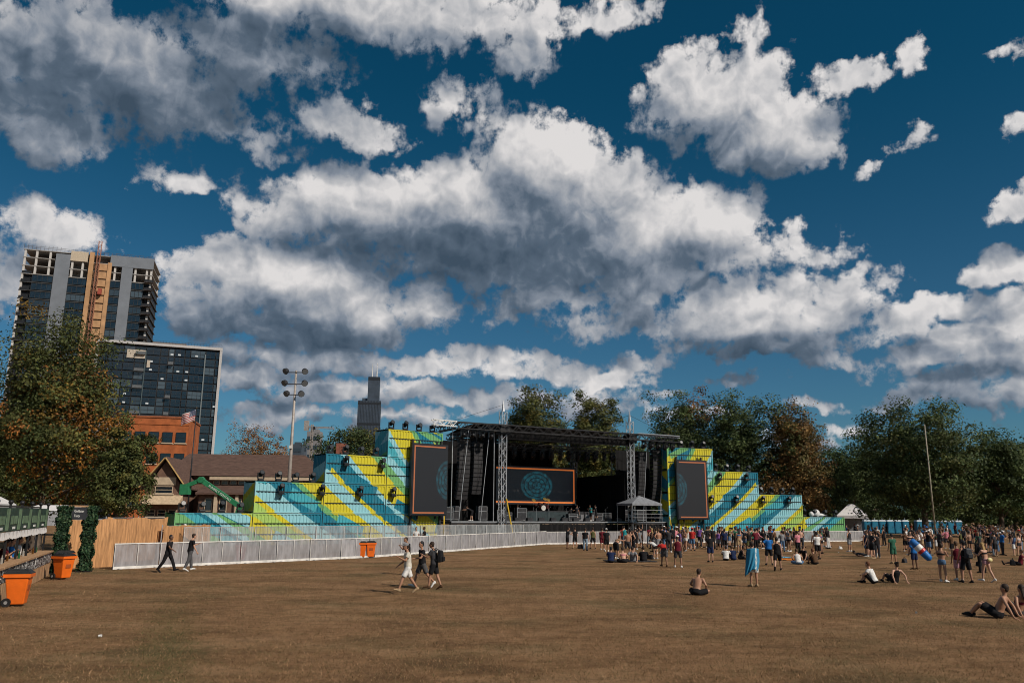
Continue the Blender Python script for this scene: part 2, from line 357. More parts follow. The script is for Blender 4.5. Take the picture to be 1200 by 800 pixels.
    u = np.cross(nrm, rng.normal(size=(N, 3))); u /= np.linalg.norm(u, axis=1)[:, None]; w = np.cross(nrm, u)
    sz = leaf*rng.uniform(.55, 1.25, N)[:, None]; asp = rng.uniform(.45, .8, N)[:, None]
    bend = nrm*sz*.18
    V = np.stack([p-u*sz*.6, p+w*sz*.5*asp+bend, p+u*sz*.6, p-w*sz*.5*asp+bend], 1).reshape(-1, 3); F = np.arange(N*4).reshape(-1, 4)
    me = np_mesh('crown', V, F, LEAF)
    pal = np.array(palette); ci = rng.integers(0, len(pal), nC); col = pal[ci][idx]*rng.uniform(.75, 1.3, nC)[idx][:, None]
    if accent is not None:
        ac = np.array(accent); wgt = np.array([accent_fn(c, zc, rx, rz) for c in cc]); pick = rng.random(nC) < wgt
        col = np.where(pick[idx][:, None], ac[rng.integers(0, len(ac), nC)][idx]*rng.uniform(.7, 1.25, nC)[idx][:, None], col)
    attr(me, 'leaf_tint', np.repeat(np.hstack([col, np.ones((N, 1))]), 4, 0))
    mobj('crown', me, None, t); return t
#TREES
def px_tree(label, px, Y, topy, wpx, crown_y, pal, seed, **kw):
    x = GX(px, Y); h = W(px, topy, Y).z*.97; rx = wpx/2*Y/955*1.0; c0 = max(1.2, W(px, crown_y, Y).z-.6); kw['leaves'] = int(kw.get('leaves', 14000)*1.55); kw['clumps'] = int(kw.get('clumps', 190)*1.25)
    return tree(label, x, Y, h, rx, c0, pal, seed, **kw)
px_tree('tall broad green tree turning orange at one side behind the vendor booths', 40, 60, 364, 182, 592, MID_GREEN, 3, leaves=34000, leaf=.21, clumps=330, accent=AUTUMN+OLIVE,
        accent_fn=lambda c, zc, rx, rz: .55*max(0, min(1, c[0]/rx*1.1+.12))*(1 if c[2] < zc+rz*.35 else .45)+.08, shape='upright')
px_tree('small dark green tree in front of the brick fieldhouse gable', 130, 57, 488, 66, 592, MID_GREEN, 5, leaves=15000, leaf=.18, clumps=170, sparse=.1, accent=OLIVE, accent_fn=lambda *a: .25)
px_tree('thin brown tree with bare twigs beyond the fieldhouse roof', 290, 150, 493, 60, 560, BROWN, 8, leaves=7000, leaf=.26, clumps=200, sparse=.3)
px_tree('low brown shrub tree beside the stadium light pole', 314, 156, 505, 40, 570, BROWN, 9, leaves=5000, leaf=.30, clumps=90, sparse=.3)
px_tree('round green tree behind the tall container stack', 408, 128, 495, 88, 570, DK_GREEN, 11, leaves=11000, leaf=.33, accent=OLIVE, accent_fn=lambda *a: .25)
px_tree('dark green tree rising behind the topmost container', 452, 136, 500, 50, 570, DK_GREEN, 12, leaves=6000, leaf=.33, accent=BROWN, accent_fn=lambda *a: .2)
px_tree('yellowish green tree above the stage roof near the fieldhouse-side tower', 628, 130, 456, 70, 575, MID_GREEN, 13, leaves=24000, leaf=.36, shape='round', clumps=420, accent=OLIVE, accent_fn=lambda c, zc, rx, rz: .45)
px_tree('olive green tree above the middle of the stage roof', 700, 133, 462, 60, 575, MID_GREEN, 14, leaves=22000, leaf=.36, shape='round', clumps=400, accent=OLIVE, accent_fn=lambda c, zc, rx, rz: .3)
px_tree('dark green tree with a rust coloured top beside the stage', 803, 128, 457, 92, 580, DK_GREEN, 15, leaves=17000, leaf=.34, clumps=230, accent=BROWN, accent_fn=lambda c, zc, rx, rz: .75 if c[0] > rx*.2 and c[2] > zc+rz*.45 else .03)
px_tree('darkest dense green tree towering over the copper tree mural stack', 874, 124, 460, 96, 590, DK_GREEN, 16, leaves=19000, leaf=.34, clumps=250)
px_tree('tall cone of copper brown foliage behind the lowest container', 940, 119, 462, 72, 604, COPPER, 17, leaves=19000, leaf=.33, shape='upright', clumps=280, accent=MID_GREEN, accent_fn=lambda c, zc, rx, rz: .45 if c[0] < -rx*.25 and c[2] > zc else .06)
px_tree('dark shady tree behind the white marquee', 1003, 150, 512, 90, 595, DK_GREEN, 18, leaves=12000, leaf=.40)
px_tree('big spreading green tree with an open crown beside the slanting pole', 1086, 114, 467, 150, 604, DK_GREEN, 19, leaves=26000, leaf=.36, clumps=240, shape='vase', sparse=.12, accent=MID_GREEN, accent_fn=lambda *a: .3)
px_tree('dark rounded tree past the big spreading one', 1176, 118, 502, 98, 602, DK_GREEN, 20, leaves=15000, leaf=.36)
for i, (px, w_, ty) in enumerate([(560, 80, 530), (655, 80, 520), (735, 70, 510), (770, 60, 520), (985, 80, 545), (1050, 90, 540), (1100, 80, 545), (1145, 90, 535), (1190, 80, 540), (1230, 90, 520)]):
    px_tree('shadowed dark green tree in the far row at the edge of the park', px, 175+6*(i % 3), ty, w_*1.15, 612, DK_GREEN, 40+i, leaves=7000, leaf=.55, group='far row of trees at the edge of the park', clumps=130)
for i, px in enumerate(range(955, 1250, 21)):  # added bushes stand in for the deep shade under the trees
    tree('low dark green bush added to darken the gap behind the blue toilets', GX(px, 160+4*(i % 3)), 160+4*(i % 3), 4.6+.8*math.sin(i*2.3), 2.6, .3, DK_GREEN, 80+i, leaves=1500, leaf=.5, group='added low bushes behind the blue toilets', clumps=60, name='bush')
for i, px in enumerate(range(560, 800, 26)):  # more added bushes, in place of the shade seen through the stage
    tree('low dark green bush added to darken the gap behind the stage', GX(px, 150+4*(i % 3)), 150+4*(i % 3), 5.0+.8*math.sin(i*1.7), 3.0, .3, DK_GREEN, 110+i, leaves=1500, leaf=.5, group='added low bushes behind the stage', clumps=60, name='bush')
for i, (px, w_, ty) in enumerate([(-30, 90, 470), (20, 60, 520), (80, 60, 520)]):
    px_tree('green tree in the row beyond the tan fabric fence', px, 84+5*i, ty, w_, 595, MID_GREEN, 60+i, leaves=6000, leaf=.32, group='row of trees beyond the tan fence', clumps=120)
#BUILDINGS
def proj(p):
    d = Vector(p)-Vector((0, 0, CAM_H)); z = d.dot(FW); return 600+FPX*d.dot(RT)/z, 400-FPX*d.dot(UP)/z
def along(loc, yaw, z, px):
    a, b = 0., 300.
    for _ in range(50):
        mid = (a+b)/2
        if proj((loc[0]+math.cos(yaw)*mid, loc[1]+math.sin(yaw)*mid, z))[0] < px: a = mid
        else: b = mid
    return a
def glass_mat(name, col, rough=.12, spec=.8):
    m = mat(name, col, rough, 0, .5, .12, 0, spec); k = NT(m.node_tree); b = m.node_tree.nodes['Principled BSDF']; src = b.inputs['Base Color'].links[0].from_socket
    rn = k.new('ShaderNodeObjectInfo').outputs['Random']; c = k.mix(k.math('MULTIPLY', k.sstep(rn, .55, 1.0), .6), src, (.10, .13, .15)); k.l.new(c, b.inputs['Base Color']); return m  # some panes paler at random: window reflection put into the base colour
GLASS_T = glass_mat('tower_glass', (.018, .030, .042)); GLASS_B = glass_mat('block_glass', (.014, .022, .032)); 
CONC = mat('raw_concrete', (.30, .29, .28), .85, var=.2, scale=.4); PANEL = mat('grey_cladding', (.17, .19, .22), .6, var=.10, scale=.2)
DARKMETAL = mat('dark_metal', (.022, .024, .028), .5, .3, .2); WOODTAN = mat('plywood_sheathing', (.46, .27, .14), .8, var=.2, scale=.3); BLACK = mat('black_paint', (.010, .010, .011), .55, 0, .3)
REDSTEEL = mat('red_steel', (.33, .07, .045), .6, var=.2); WHITEP = mat('white_paint', (.62, .61, .58), .6, var=.1)

def tower():
    Y = 330; p = W(28, 291, Y); yaw = R_(17); loc = (p.x, Y, 0); H = p.z; Wd = along(loc, yaw, H, 181)
    t = thing('high_rise_tower', 'unfinished concrete high-rise with grey panels and an orange hoist shaft', 'building', loc, yaw)
    fh = H/31; D = 24.0; rec = 1.4
    MB().box((.6, rec, 0), (Wd-.6, D, H-fh*3.05)).obj('core', DARKMETAL, t)
    MB().box((Wd*.30, rec+4, H-fh*3.05), (Wd*.72, D-4, H-.3)).obj('core', CONC, t)
    slab = MB().box((0, 0, -.16), (Wd, D, .16)).mesh('floor_slab'); slab.materials.append(CONC); slab2 = slab.copy(); slab2.materials.clear(); slab2.materials.append(mat('spandrel', (.06, .065, .07), .7))
    for i in range(1, 32):
        o = mobj('floor_slab', slab if i > 27 else slab2, None, t); o.location = (0, .12, i*fh-(.2 if i == 31 else 0))
    col = MB().box((-.4, -.3, 0), (.4, .5, fh-.33)).mesh('column'); col.materials.append(mat('white_column', (.52, .50, .48), .8))
    for f in range(28, 31):
        for u in (.015, .10, .20, .37, .45, .70, .76, .86, .95, .985):
            for yy in (.6, D-1.4):
                o = mobj('column', col, None, t); o.location = (Wd*u, yy, f*fh+.165)
    for f in range(6, 28):
        for u in (.012, .985): 
            o = mobj('column', col, None, t); o.location = (Wd*u, .6, f*fh+.165)
    for a, b, ztop in ((.245, .355, H-1.0), (.755, .84, H-fh*1.1)):
        MB().box((Wd*a, -.35, 0), (Wd*b, .1, ztop)).obj('grey_panel', PANEL, t)
    MB().box((Wd*.66, -.42, H-fh*1.25), (Wd*1.0, .08, H+.4)).obj('parapet', PANEL, t)
    MB().box((Wd*.355, -.3, H-fh*1.0), (Wd*.485, .08, H+.8)).obj('plywood_panel', mat('plaster_board', (.50, .42, .32), .8), t)
    # hoist bay
    MB().box((Wd*.50, -.9, 14), (Wd*.535, .1, H+.9)).obj('hoist_guide', WOODTAN, t)
    MB().box((Wd*.645, -.9, 14), (Wd*.675, .1, H-fh*.9)).obj('hoist_guide', WOODTAN, t)
    pl = MB().box((Wd*.575, -.55, .3), (Wd*.643, .08, fh-.3)).mesh('hoist_panel'); pl.materials.append(WOODTAN)
    pl2 = MB().box((Wd*.537, -.25, .3), (Wd*.572, .08, fh-.3)).mesh('hoist_panel'); pl2.materials.append(mat('brown_netting', (.14, .09, .06), .9))
    for f in range(6, 30):
        for q in (pl, pl2): o = mobj('hoist_panel', q, None, t); o.location.z = f*fh
    mast = MB().truss((Wd*.573, -2.0, 0), (Wd*.573, -2.0, H+6), 1.2, .07).obj('hoist_mast', mat('primer_steel', (.36, .16, .10), .7), t)
    MB().box((-.7, -.8, 0), (.7, .8, 2.6), Matrix.Translation((Wd*.573+2, -2.0, H-fh*5))).obj('hoist_cage', REDSTEEL, t)
    # glazing, floor by floor
    fr = mat('mullion', (.03, .035, .04), .5)
    for a, b, n in ((.09, .24, 4), (.357, .497, 4), (.677, .752, 2), (.843, .935, 3)):
        w = Wd*(b-a); g = MB().box((0, 0, 0), (w, .1, fh-1.0)).mesh('window'); g.materials.append(GLASS_T)
        mb = MB()
        for i in range(n+1): mb.box((w*i/n-.08, -.1, 0), (w*i/n+.08, -.001, fh-1.0))
        mb.box((-.08, -.105, -.08), (w+.08, -.002, .05)); mb.box((-.08, -.105, fh-1.05), (w+.08, -.002, fh-.92))
        fm = mb.mesh('mullion'); fm.materials.append(fr)
        lm = MB().box((w*.1, .02, 1.0), (w*.1+1.2, .04, 1.25)).mesh('ceiling_lamp')
        for f in range(6, 28):
            o = mobj('window', g, None, t); o.location = (Wd*a, .0, f*fh+.5)
            q = mobj('mullion', fm, None, o)
    bal = MB().box((0, 0, 0), (Wd*.07, .07, 1.0)).mesh('balcony_rail'); bal.materials.append(DARKMETAL)
    bs = MB().box((0, 0, 0), (Wd*.075, 1.7, .25)).mesh('balcony'); bs.materials.append(mat('dark_slab', (.07, .06, .06), .8))
    for f in range(6, 29):
        o = mobj('balcony_rail', bal, None, t); o.location = (Wd*.01, -.02, f*fh+.2)
        o = mobj('balcony', bs, None, t); o.location = (Wd*.94, -1.2, f*fh+.1)
        q = mobj('balcony_rail', bal, None, o); q.location = (Wd*.003, -.08, .26)
    mb = MB()
    for i in range(34): mb.box((Wd*i/33-.05, .2, H), (Wd*i/33+.05, .3, H+1.5+(.6 if i < 10 else 0)))
    mb.box((0, .2, H+1.42), (Wd, .3, H+1.5)); mb.box((0, .2, H+.8), (Wd, .3, H+.88)); mb.obj('guard_rail', mat('guard_steel', (.10, .09, .09), .7), t)
tower()

def block():
    Y = 290; p = W(115, 397, Y); yaw = R_(21); loc = (p.x, Y, 0); H = p.z; Wd = along(loc, yaw, H, 260)
    t = thing('apartment_block', 'dark glass apartment block with pale roof edge in front of the unfinished tower', 'building', loc, yaw)
    fh = H/20.5; D = 22.
    MB().box((.3, .5, 0), (Wd-.3, D, H-.4)).obj('core', DARKMETAL, t)
    PALE = mat('pale_cladding', (.42, .41, .41), .6, var=.1)
    MB().box((-.35, -.5, H-1.0), (Wd+.35, D+.5, H)).obj('roof_edge', PALE, t)
    for x in (-.35, Wd-.6): MB().box((x, -.4, 0), (x+.95, .55, H-1.05)).obj('corner_pier', PALE, t)
    cols = [.02, .09, .21, .30, .385, .50, .565, .615, .70, .745, .87, .955, .985]
    frame = mat('window_frame', (.03, .034, .04), .5); ms = {}
    lit = mat('lit_room', (.4, .4, .38), .6, emis=((.7, .85, .95), .22)); blind = mat('pale_blind', (.46, .40, .33), .8); vent = mat('pale_strip', (.15, .18, .19), .5)
    rr = random.Random(4)
    for c in range(len(cols)-1):
        w = (cols[c+1]-cols[c])*Wd-.35
        g = MB().box((0, 0, 0), (w, .12, fh-.55)).mesh('window'); g.materials.append(GLASS_B)
        mb = MB(); n = max(1, round(w/1.9))
        for i in range(n+1): mb.box((w*i/n-.05, -.08, 0), (w*i/n+.05, -.003, fh-.55))
        mb.box((-.05, -.11, fh*.42), (w+.05, -.09, fh*.42+.08)); fm = mb.mesh('mullion'); fm.materials.append(frame)
        for f in range(2, 20):
            bal = c in (5, 6) and f % 1 == 0 or c == 3 and f > 14
            o = mobj('window', g, None, t); o.location = (cols[c]*Wd+.17, .2 if not bal else .35, f*fh+.35); mobj('mullion', fm, None, o)
            if c in (3, 6) and rr.random() < .6:
                b_ = MB().box((0, -1.3, 0), (w, -.02, .18)).box((0, -1.3, .18), (w, -1.25, 1.1)).obj('balcony', mat('balcony_grey', (.10, .11, .12), .6), t); b_.location = (cols[c]*Wd+.17, .1, f*fh)
            if rr.random() < .13:
                q = MB().box((w*.3, -.14, .3), (w*.3+1.0, -.12, .9)).obj('lit_pane', lit, o)
    MB().box((Wd*.868-.2, -.3, 4), (Wd*.868+.2, .15, H-3)).obj('pale_strip', vent, t)
    MB().box((Wd*.385-.15, -.3, 4), (Wd*.385+.15, .15, H-3)).obj('pale_strip', mat('teal_strip', (.06, .09, .10), .5), t)
    MB().box((Wd*.235, -.2, H-fh*1.95), (Wd*.38, .1, H-fh*.95)).obj('boarded_opening', blind, t)
    MB().box((Wd*.40, -.2, H-fh*2.95), (Wd*.425, .1, H-fh*2.1)).obj('boarded_opening', blind, t)
    MB().box((Wd*.42, 5, H), (Wd*.70, 12, H+1.6)).obj('roof_plant', mat('roof_plant', (.12, .10, .09), .8), t)
    MB().box((Wd*.72, 5, H), (Wd*.86, 10, H+1.1)).obj('roof_plant', WHITEP, t)
    mb = MB()
    for i in range(40): mb.box((Wd*i/39-.03, -.2, H), (Wd*i/39+.03, -.14, H+1.1))
    mb.box((0, -.2, H+1.05), (Wd, -.14, H+1.1)); mb.obj('guard_rail', DARKMETAL, t)
block()

# ---- brick factory
BRICK = mat('orange_brick', (.36, .105, .035), .9, var=.22, scale=.8, bump=.3)
BRBRICK = mat('brown_brick', (.16, .095, .068), .9, var=.25, scale=1.2, bump=.3)
STONE = mat('limestone', (.48, .38, .27), .85, var=.12)
def gable_mesh(x0, x1, y0, y1, z0, z1, axis='x', over=.4):
    mb = MB()
    if axis == 'x':
        ym = (y0+y1)/2; p = [(x0-over,y0-over,z0),(x1+over,y0-over,z0),(x1+over,y1+over,z0),(x0-over,y1+over,z0),(x0-over,ym,z1),(x1+over,ym,z1)]
        mb.poly(p, [(0,1,5,4),(2,3,4,5),(0,4,3),(1,2,5),(0,3,2,1)])
    else:
        xm = (x0+x1)/2; p = [(x0-over,y0-over,z0),(x1+over,y0-over,z0),(x1+over,y1+over,z0),(x0-over,y1+over,z0),(xm,y0-over,z1),(xm,y1+over,z1)]
        mb.poly(p, [(0,1,4),(1,2,5,4),(2,3,5),(3,0,4,5),(0,3,2,1)])
    return mb
def win(t, x, z, w, h, y=-.06, sill=True, m=None, trim=None):
    g = MB().box((-w/2, 0, 0), (w/2, .08, h)).obj('window', m or GLASS_B, t); g.location = (x, y, z)
    mb = MB()
    for a in (-w/2, w/2): mb.box((a-.05, -.05, 0), (a+.05, -.003, h))
    for a in (0, h*.5, h): mb.box((-w/2+.05, -.045, a-.04), (w/2-.05, -.003, a+.04))
    mb.obj('frame', trim or DARKMETAL, g)
    if sill: MB().box((-w/2-.2, -.16, -.25), (w/2+.2, .05, -.05)).obj('sill', STONE, g)
def factory():
    Y = 150; p = W(142, 488, Y); yaw = R_(13); loc = (p.x, Y, 0); H = p.z; Wd = along(loc, yaw, H, 222)
    t = thing('brick_factory', 'orange brick industrial building with square windows below the dark apartment block', 'building', loc, yaw)
    MB().box((0, 0, 0), (Wd, 14, H)).obj('wall', BRICK, t)
    MB().box((-.15, -.15, H), (Wd+.15, 14.15, H+.35)).obj('parapet', mat('brick_coping', (.27, .09, .04), .9), t)
    MB().box((-.1, -.12, H-1.3), (Wd+.1, -.003, H-1.0)).obj('cornice', BRICK, t)
    for i in range(5):
        for fl in range(4): win(t, Wd*(.10+.2*i), H-4.6-fl*4.0, 1.75, 1.9)
    MB().box((0, -.1, H-4.95), (Wd, -.003, H-4.86)).obj('string_course', STONE, t)
factory()
wt_ = thing('grey_warehouse', 'grey flat roofed building beside the orange brick factory', 'building', (W(60, 490, 160).x, 160, 0), R_(13))
MB().box((0, 0, 0), (14.5, 10, W(100, 489, 160).z)).obj('wall', mat('warehouse_grey', (.30, .31, .33), .8), wt_)
MB().box((-.1, -.1, W(100, 489, 160).z), (14.6, 10.1, W(100, 489, 160).z+.3)).obj('parapet', CONC, wt_)

# ---- fieldhouse
ROOF = mat('brown_shingles', (.105, .062, .048), .9, var=.25, scale=2.0, bump=.5, vscale=(.6, 1, 3))
def fieldhouse():
    Y = 112; loc = (GX(160, Y), Y, 0); yaw = R_(4); Wd = along(loc, yaw, 5, 372)
    zr = W(270, 531, Y).z+.6; ze = W(270, 556, Y).z
    t = thing('fieldhouse', 'long brick fieldhouse with brown shingle roof, clerestory windows and a timbered gable', 'building', loc, yaw)
    MB().box((3, 4, 0), (Wd-1, 15, ze)).obj('wall', BRBRICK, t)
    # main hipped roof
    x0, x1, y0, y1 = 1.5, Wd+.2, 3.0, 16.; ym = (y0+y1)/2
    MB().poly([(x0,y0,ze),(x1,y0,ze),(x1,y1,ze),(x0,y1,ze),(x0+1.5,ym,zr),(x1-4,ym,zr)], [(0,1,5,4),(1,2,5),(2,3,4,5),(3,0,4),(0,3,2,1)]).obj('roof', ROOF, t)
    MB().box((8.2, 3.1, ze-.55), (Wd-1.5, 3.95, ze-.05)).obj('fascia', STONE, t)
    zw = W(300, 567, Y).z
    for i in range(12):
        x = 9.0+i*1.18
        if x < Wd-2: win(t, x, zw+.1, .85, ze-.75-zw, y=3.93, sill=False, trim=STONE)
    # lower lean-to roof and porch wall
    zl = W(260, 577, Y).z
    MB().poly([(7.5,-.5,zl),(Wd,-.5,zl),(Wd,4.0,zw),(7.5,4.0,zw),(7.5,-.5,zl-.25),(Wd,-.5,zl-.25),(Wd,4.0,zl-.25),(7.5,4.0,zl-.25)], [(0,1,2,3),(4,7,6,5),(0,4,5,1),(1,5,6,2),(3,7,4,0)]).obj('lean_to_roof', ROOF, t)
    MB().box((7.8, .3, 0), (Wd-.4, 3.9, zl-.26)).obj('porch_wall', BRBRICK, t)
    for i in range(7): win(t, 9.2+i*2.0, 1.3, .95, zl-2.1, y=.22, trim=STONE)
    for i in range(5): MB().box((10.2+i*2.9-.2, -.2, 0), (10.2+i*2.9+.2, .28, zl-.27)).obj('pier', STONE, t)
    # timbered gable
    zg = W(189, 537, Y).z; ge = W(189, 564, Y).z; a, b = .8, 6.4; gm_ = (a+b)/2
    MB().box((a+.4, -1.4, 0), (b-.4, 5, ge-1.0)).obj('gable_wall', BRBRICK, t)
    MB().poly([(a+.4,-1.4,ge-.99),(b-.4,-1.4,ge-.99),(gm_,-1.4,zg-.3),(a+.4,6,ge-.99),(b-.4,6,ge-.99),(gm_,6,zg-.3)], [(0,1,2),(3,5,4),(0,2,5,3),(1,4,5,2)]).obj('gable_wall', BRBRICK, t)
    for s in (-1, 1):
        e = Vector((gm_+s*3.3, -2.0, ge-1.1)); q = Vector((gm_, -2.0, zg))
        MB().poly([e, q, q+Vector((0,8,0)), e+Vector((0,8,0)), e+Vector((0,0,.18)), q+Vector((0,0,.18)), q+Vector((0,8,.18)), e+Vector((0,8,.18))], [(0,1,2,3),(4,7,6,5),(0,4,5,1),(3,2,6,7),(0,3,7,4)]).obj('gable_roof', ROOF, t)
        MB().bar(e+Vector((0,-.08,.0)), q+Vector((s*.04,-.08,.0)), .3, .12).obj('barge_board', mat('ochre_board', (.50, .33, .13), .7), t)
    MB().box((gm_-1.5, -1.5, ge-.5), (gm_+1.5, -1.405, ge+.55)).obj('gable_stucco', STONE, t)
    win(t, gm_, ge-1.6, 2.3, .9, y=-1.48, trim=STONE)
    zb = W(189, 590, Y).z; za = W(189, 580, Y).z
    MB().poly([(a+.2,-3.0,zb),(b-.2,-3.0,zb),(b-.2,-1.42,za),(a+.2,-1.42,za),(a+.2,-3.0,zb-.12),(b-.2,-3.0,zb-.12),(b-.2,-1.42,zb-.12),(a+.2,-1.42,zb-.12)], [(0,1,2,3),(4,7,6,5),(0,4,5,1),(0,3,7,4),(1,5,6,2)]).obj('awning', mat('awning_canvas', (.50, .38, .25), .8), t)
    for i in range(3): win(t, gm_-1.4+i*1.4, 2.2, 1.0, zb-3.0, y=-1.48, trim=STONE)
    ch = MB().box((-.75, -.6, 0), (.75, .6, 2.4)).obj('chimney', mat('red_brick_chimney', (.24, .09, .06), .9), t); ch.location = (along(loc, yaw, 10, 389), 9, W(389, 530, 121).z-.9)
    return t
fieldhouse()

# ---- far skyline
def willis():
    Y = 2750; cx = W(433.5, 470, Y).x; top = W(437, 443, Y).z; zt = W(433, 471, Y).z; yaw = R_(8)
    t = thing('skyscraper', 'black stepped skyscraper with twin white antennas far behind the trees', 'building', (cx, Y, 0), yaw)
    bm = mat('hazed_aluminium', (.045, .062, .088), .45, .0, .15, .05); w = 25.5  # distant haze painted in as a paler, bluer cladding colour
    MB().box((-w*1.5, -w*1.5, 0), (w*1.5, w*1.5, zt)).obj('lower_shaft', bm, t)
    MB().box((-w*.30, -w*1.3, zt), (w*1.25, w*1.2, top)).obj('upper_shaft', bm, t); MB().box((-w*1.0, -w*1.0, zt), (-w*.31, w*.9, zt+(top-zt)*.12)).obj('setback', bm, t)
    rb = MB().box((-.5, -.5, 0), (.5, .0, zt)).mesh('rib'); rb.materials.append(mat('dark_rib', (.018, .024, .034), .5))
    for i in range(16): o = mobj('rib', rb, None, t); o.location = (-w*1.5+w*3*i/15, -w*1.5-.1, 0)
    bd = mat('louvre_band', (.015, .02, .028), .6)
    for z in (.30, .52, .80, .985): MB().box((-w*1.5-.4, -w*1.5-.4, zt*z-8), (w*1.5, -w*1.5-.02, zt*z)).obj('louvre_band', bd, t)
    MB().box((-w*.30-.4, -w*1.3-.45, top-12), (w*1.25+.4, -w*1.3-.02, top-2)).obj('louvre_band', bd, t)
    for s in (-1, 1): MB().tube([(s*8+12, 0, top), (s*8+12, 0, top+25), (s*8+12, 0, top+26), (s*8+12, 0, W(437, 425, Y).z)], [2.2, 1.9, 1.1, .5], 8).obj('antenna', WHITEP, t)
willis()
def far_block(label, x0, x1, ytop, Y, col, cap=None, rows=9):
    xa = W(x0, ytop, Y).x; xb = W(x1, ytop, Y).x; H = W((x0+x1)/2, ytop, Y).z; w = xb-xa
    t = thing('office_tower', label, 'building', (xa, Y, 0))
    mb = MB().box((0, 0, 0), (w, w, H)); mb.obj('wall', mat('far_wall_%d' % x0, col, .8, var=.1, scale=.02), t)
    gl = mat('far_glass', (.04, .06, .08), .3)
    st = MB().box((w*.06, -.6, 0), (w*.94, -.05, H/rows*.45)).mesh('window_band'); st.materials.append(gl)
    for r in range(2, rows): o = mobj('window_band', st, None, t); o.location.z = H*r/rows
    MB().box((w*.2, w*.2, H), (w*.8, w*.8, H*1.03)).obj('plant_room', gl if cap else mat('far_wall_%d' % x0, col), t)
far_block('pale concrete office tower under the tower crane', 360, 375, 505, 1500, (.20, .20, .21))
far_block('short dark office tower beside the pale concrete one', 342, 354, 520, 1400, (.05, .07, .095))
far_block('small pale blue office tower with dark cap beyond the light pole', 325, 333, 525, 1400, (.22, .28, .33), True)
far_block('slender dark office tower between the pale one and the dark one', 355, 359.5, 519, 1450, (.09, .11, .14))
Yc = 1300; p = W(366, 500, Yc)
t = thing('tower_crane', 'tower crane with pale counterweight above the far office tower', 'crane', (p.x, Yc, 0))
cs = mat('crane_steel', (.30, .27, .25), .7)
MB().truss((0, 0, 0), (0, 0, p.z+4), 3.0, .35).obj('mast', cs, t)
MB().truss((-8, 0, p.z), (36, 0, p.z-2), 2.4, .35).obj('jib', cs, t)
MB().box((-13, -3, p.z-6), (-6, 3, p.z+10)).obj('counterweight', CONC, t)
MB().box((2, -2, p.z-4), (5, 2, p.z)).obj('cab', DARKMETAL, t)

# ---- poles and flag
def light_pole():
    Y = 96; x = GX(334.5, Y); p = W(340, 434, Y); H = p.z
    t = thing('stadium_light_pole', 'tall steel stadium light pole with three tiers of floodlights', 'light pole', (x, Y, 0))
    st = mat('galvanised', (.36, .32, .29), .55, .2, .15); dk = mat('lamp_housing', (.03, .03, .035), .5); 
    MB().tube([(0,0,0), (0,0,H*.5), (0,0,H)], [.27, .20, .12], 10).obj('pole', st, t, True)
    for i, (dz, hw) in enumerate(((-.25, 1.0), (-1.7, 1.05), (-3.0, .72))):
        MB().bar((-hw-.1, -.1, H+dz), (hw+.1, -.1, H+dz), .1).obj('crossarm', dk, t)
        for s in (-1, 1):
            l = MB().tube([(0, 0, .12), (0, -.18, .02), (0, -.46, -.16)], [.16, .34, .40], 10).obj('floodlight', dk, t); l.location = (s*hw, -.1, H+dz+.18); l.rotation_euler = (0, 0, s*.5)
            MB().tube([(0, -.46, -.165), (0, -.48, -.178)], [.36, .36], 10).obj('lens', mat('lamp_lens', (.16, .17, .18), .2, 0, .05), l)
    MB().box((-.2, -.35, H*.52), (.2, -.22, H*.52+.35)).obj('junction_box', WHITEP, t)
light_pole()
Y = 84; x = GX(216.5, Y); p = W(222, 478, Y)
t = thing('flagpole', 'thin dark flagpole beside the fieldhouse', 'flagpole', (x, Y, 0))
MB().tube([(0,0,0), (0,0,p.z)], [.10, .05], 8).obj('pole', DARKMETAL, t, True); MB().ball((0, 0, p.z+.05), .06).obj('finial', mat('gold_ball', (.2, .14, .06), .5, .3), t)
def flag(loc):
    mb = MB(); nx, nz = 18, 10; w, h = 1.75, 1.15
    for j in range(nz+1):
        for i in range(nx+1):
            u, v = i/nx, j/nz; mb.v.append((-u*w*.85, .10*math.sin(u*7+v*1.5)*u*1.4, -v*h-u*.55*w*.6+.03*math.sin(u*9)))
    for j in range(nz):
        for i in range(nx): a = j*(nx+1)+i; mb.f.append((a, a+1, a+nx+2, a+nx+1))
    me = mb.mesh('flag', True); uv = me.uv_layers.new(name='cloth')
    for l in me.loops: k = l.vertex_index; uv.data[l.index].uv = ((k % (nx+1))/nx, 1-(k//(nx+1))/nz)
    m = bpy.data.materials.new('flag_cloth'); m.use_nodes = True; k = NT(m.node_tree); b = m.node_tree.nodes['Principled BSDF']
    un = k.new('ShaderNodeUVMap', uv_map='cloth'); s = k.new('ShaderNodeSeparateXYZ'); k.put(s.inputs[0], un.outputs[0])
    st = k.math('GREATER_THAN', k.math('FRACT', k.math('MULTIPLY', s.outputs[1], 6.5)), .5)
    c = k.mix(st, (.60, .57, .53), (.40, .03, .04))
    can = k.math('MULTIPLY', k.math('LESS_THAN', s.outputs[0], .42), k.math('GREATER_THAN', s.outputs[1], .46))
    sx = k.math('SUBTRACT', k.math('FRACT', k.math('MULTIPLY', s.outputs[0], 13)), .5); sy = k.math('SUBTRACT', k.math('FRACT', k.math('MULTIPLY', s.outputs[1], 9)), .5)
    star = k.math('LESS_THAN', k.math('ADD', k.math('MULTIPLY', sx, sx), k.math('MULTIPLY', sy, sy)), .06)
    c = k.mix(can, c, k.mix(star, (.02, .03, .10), (.6, .6, .58))); k.l.new(c, b.inputs['Base Color']); b.inputs['Roughness'].default_value = .8
    md = mobj('flag', me, m); md.location = loc; s = md.modifiers.new('thick', 'SOLIDIFY'); s.thickness = .006
    tag(md, 'small red and white striped flag with blue canton on the flagpole', 'flag')
flag((x-.08, Y, p.z-.15))
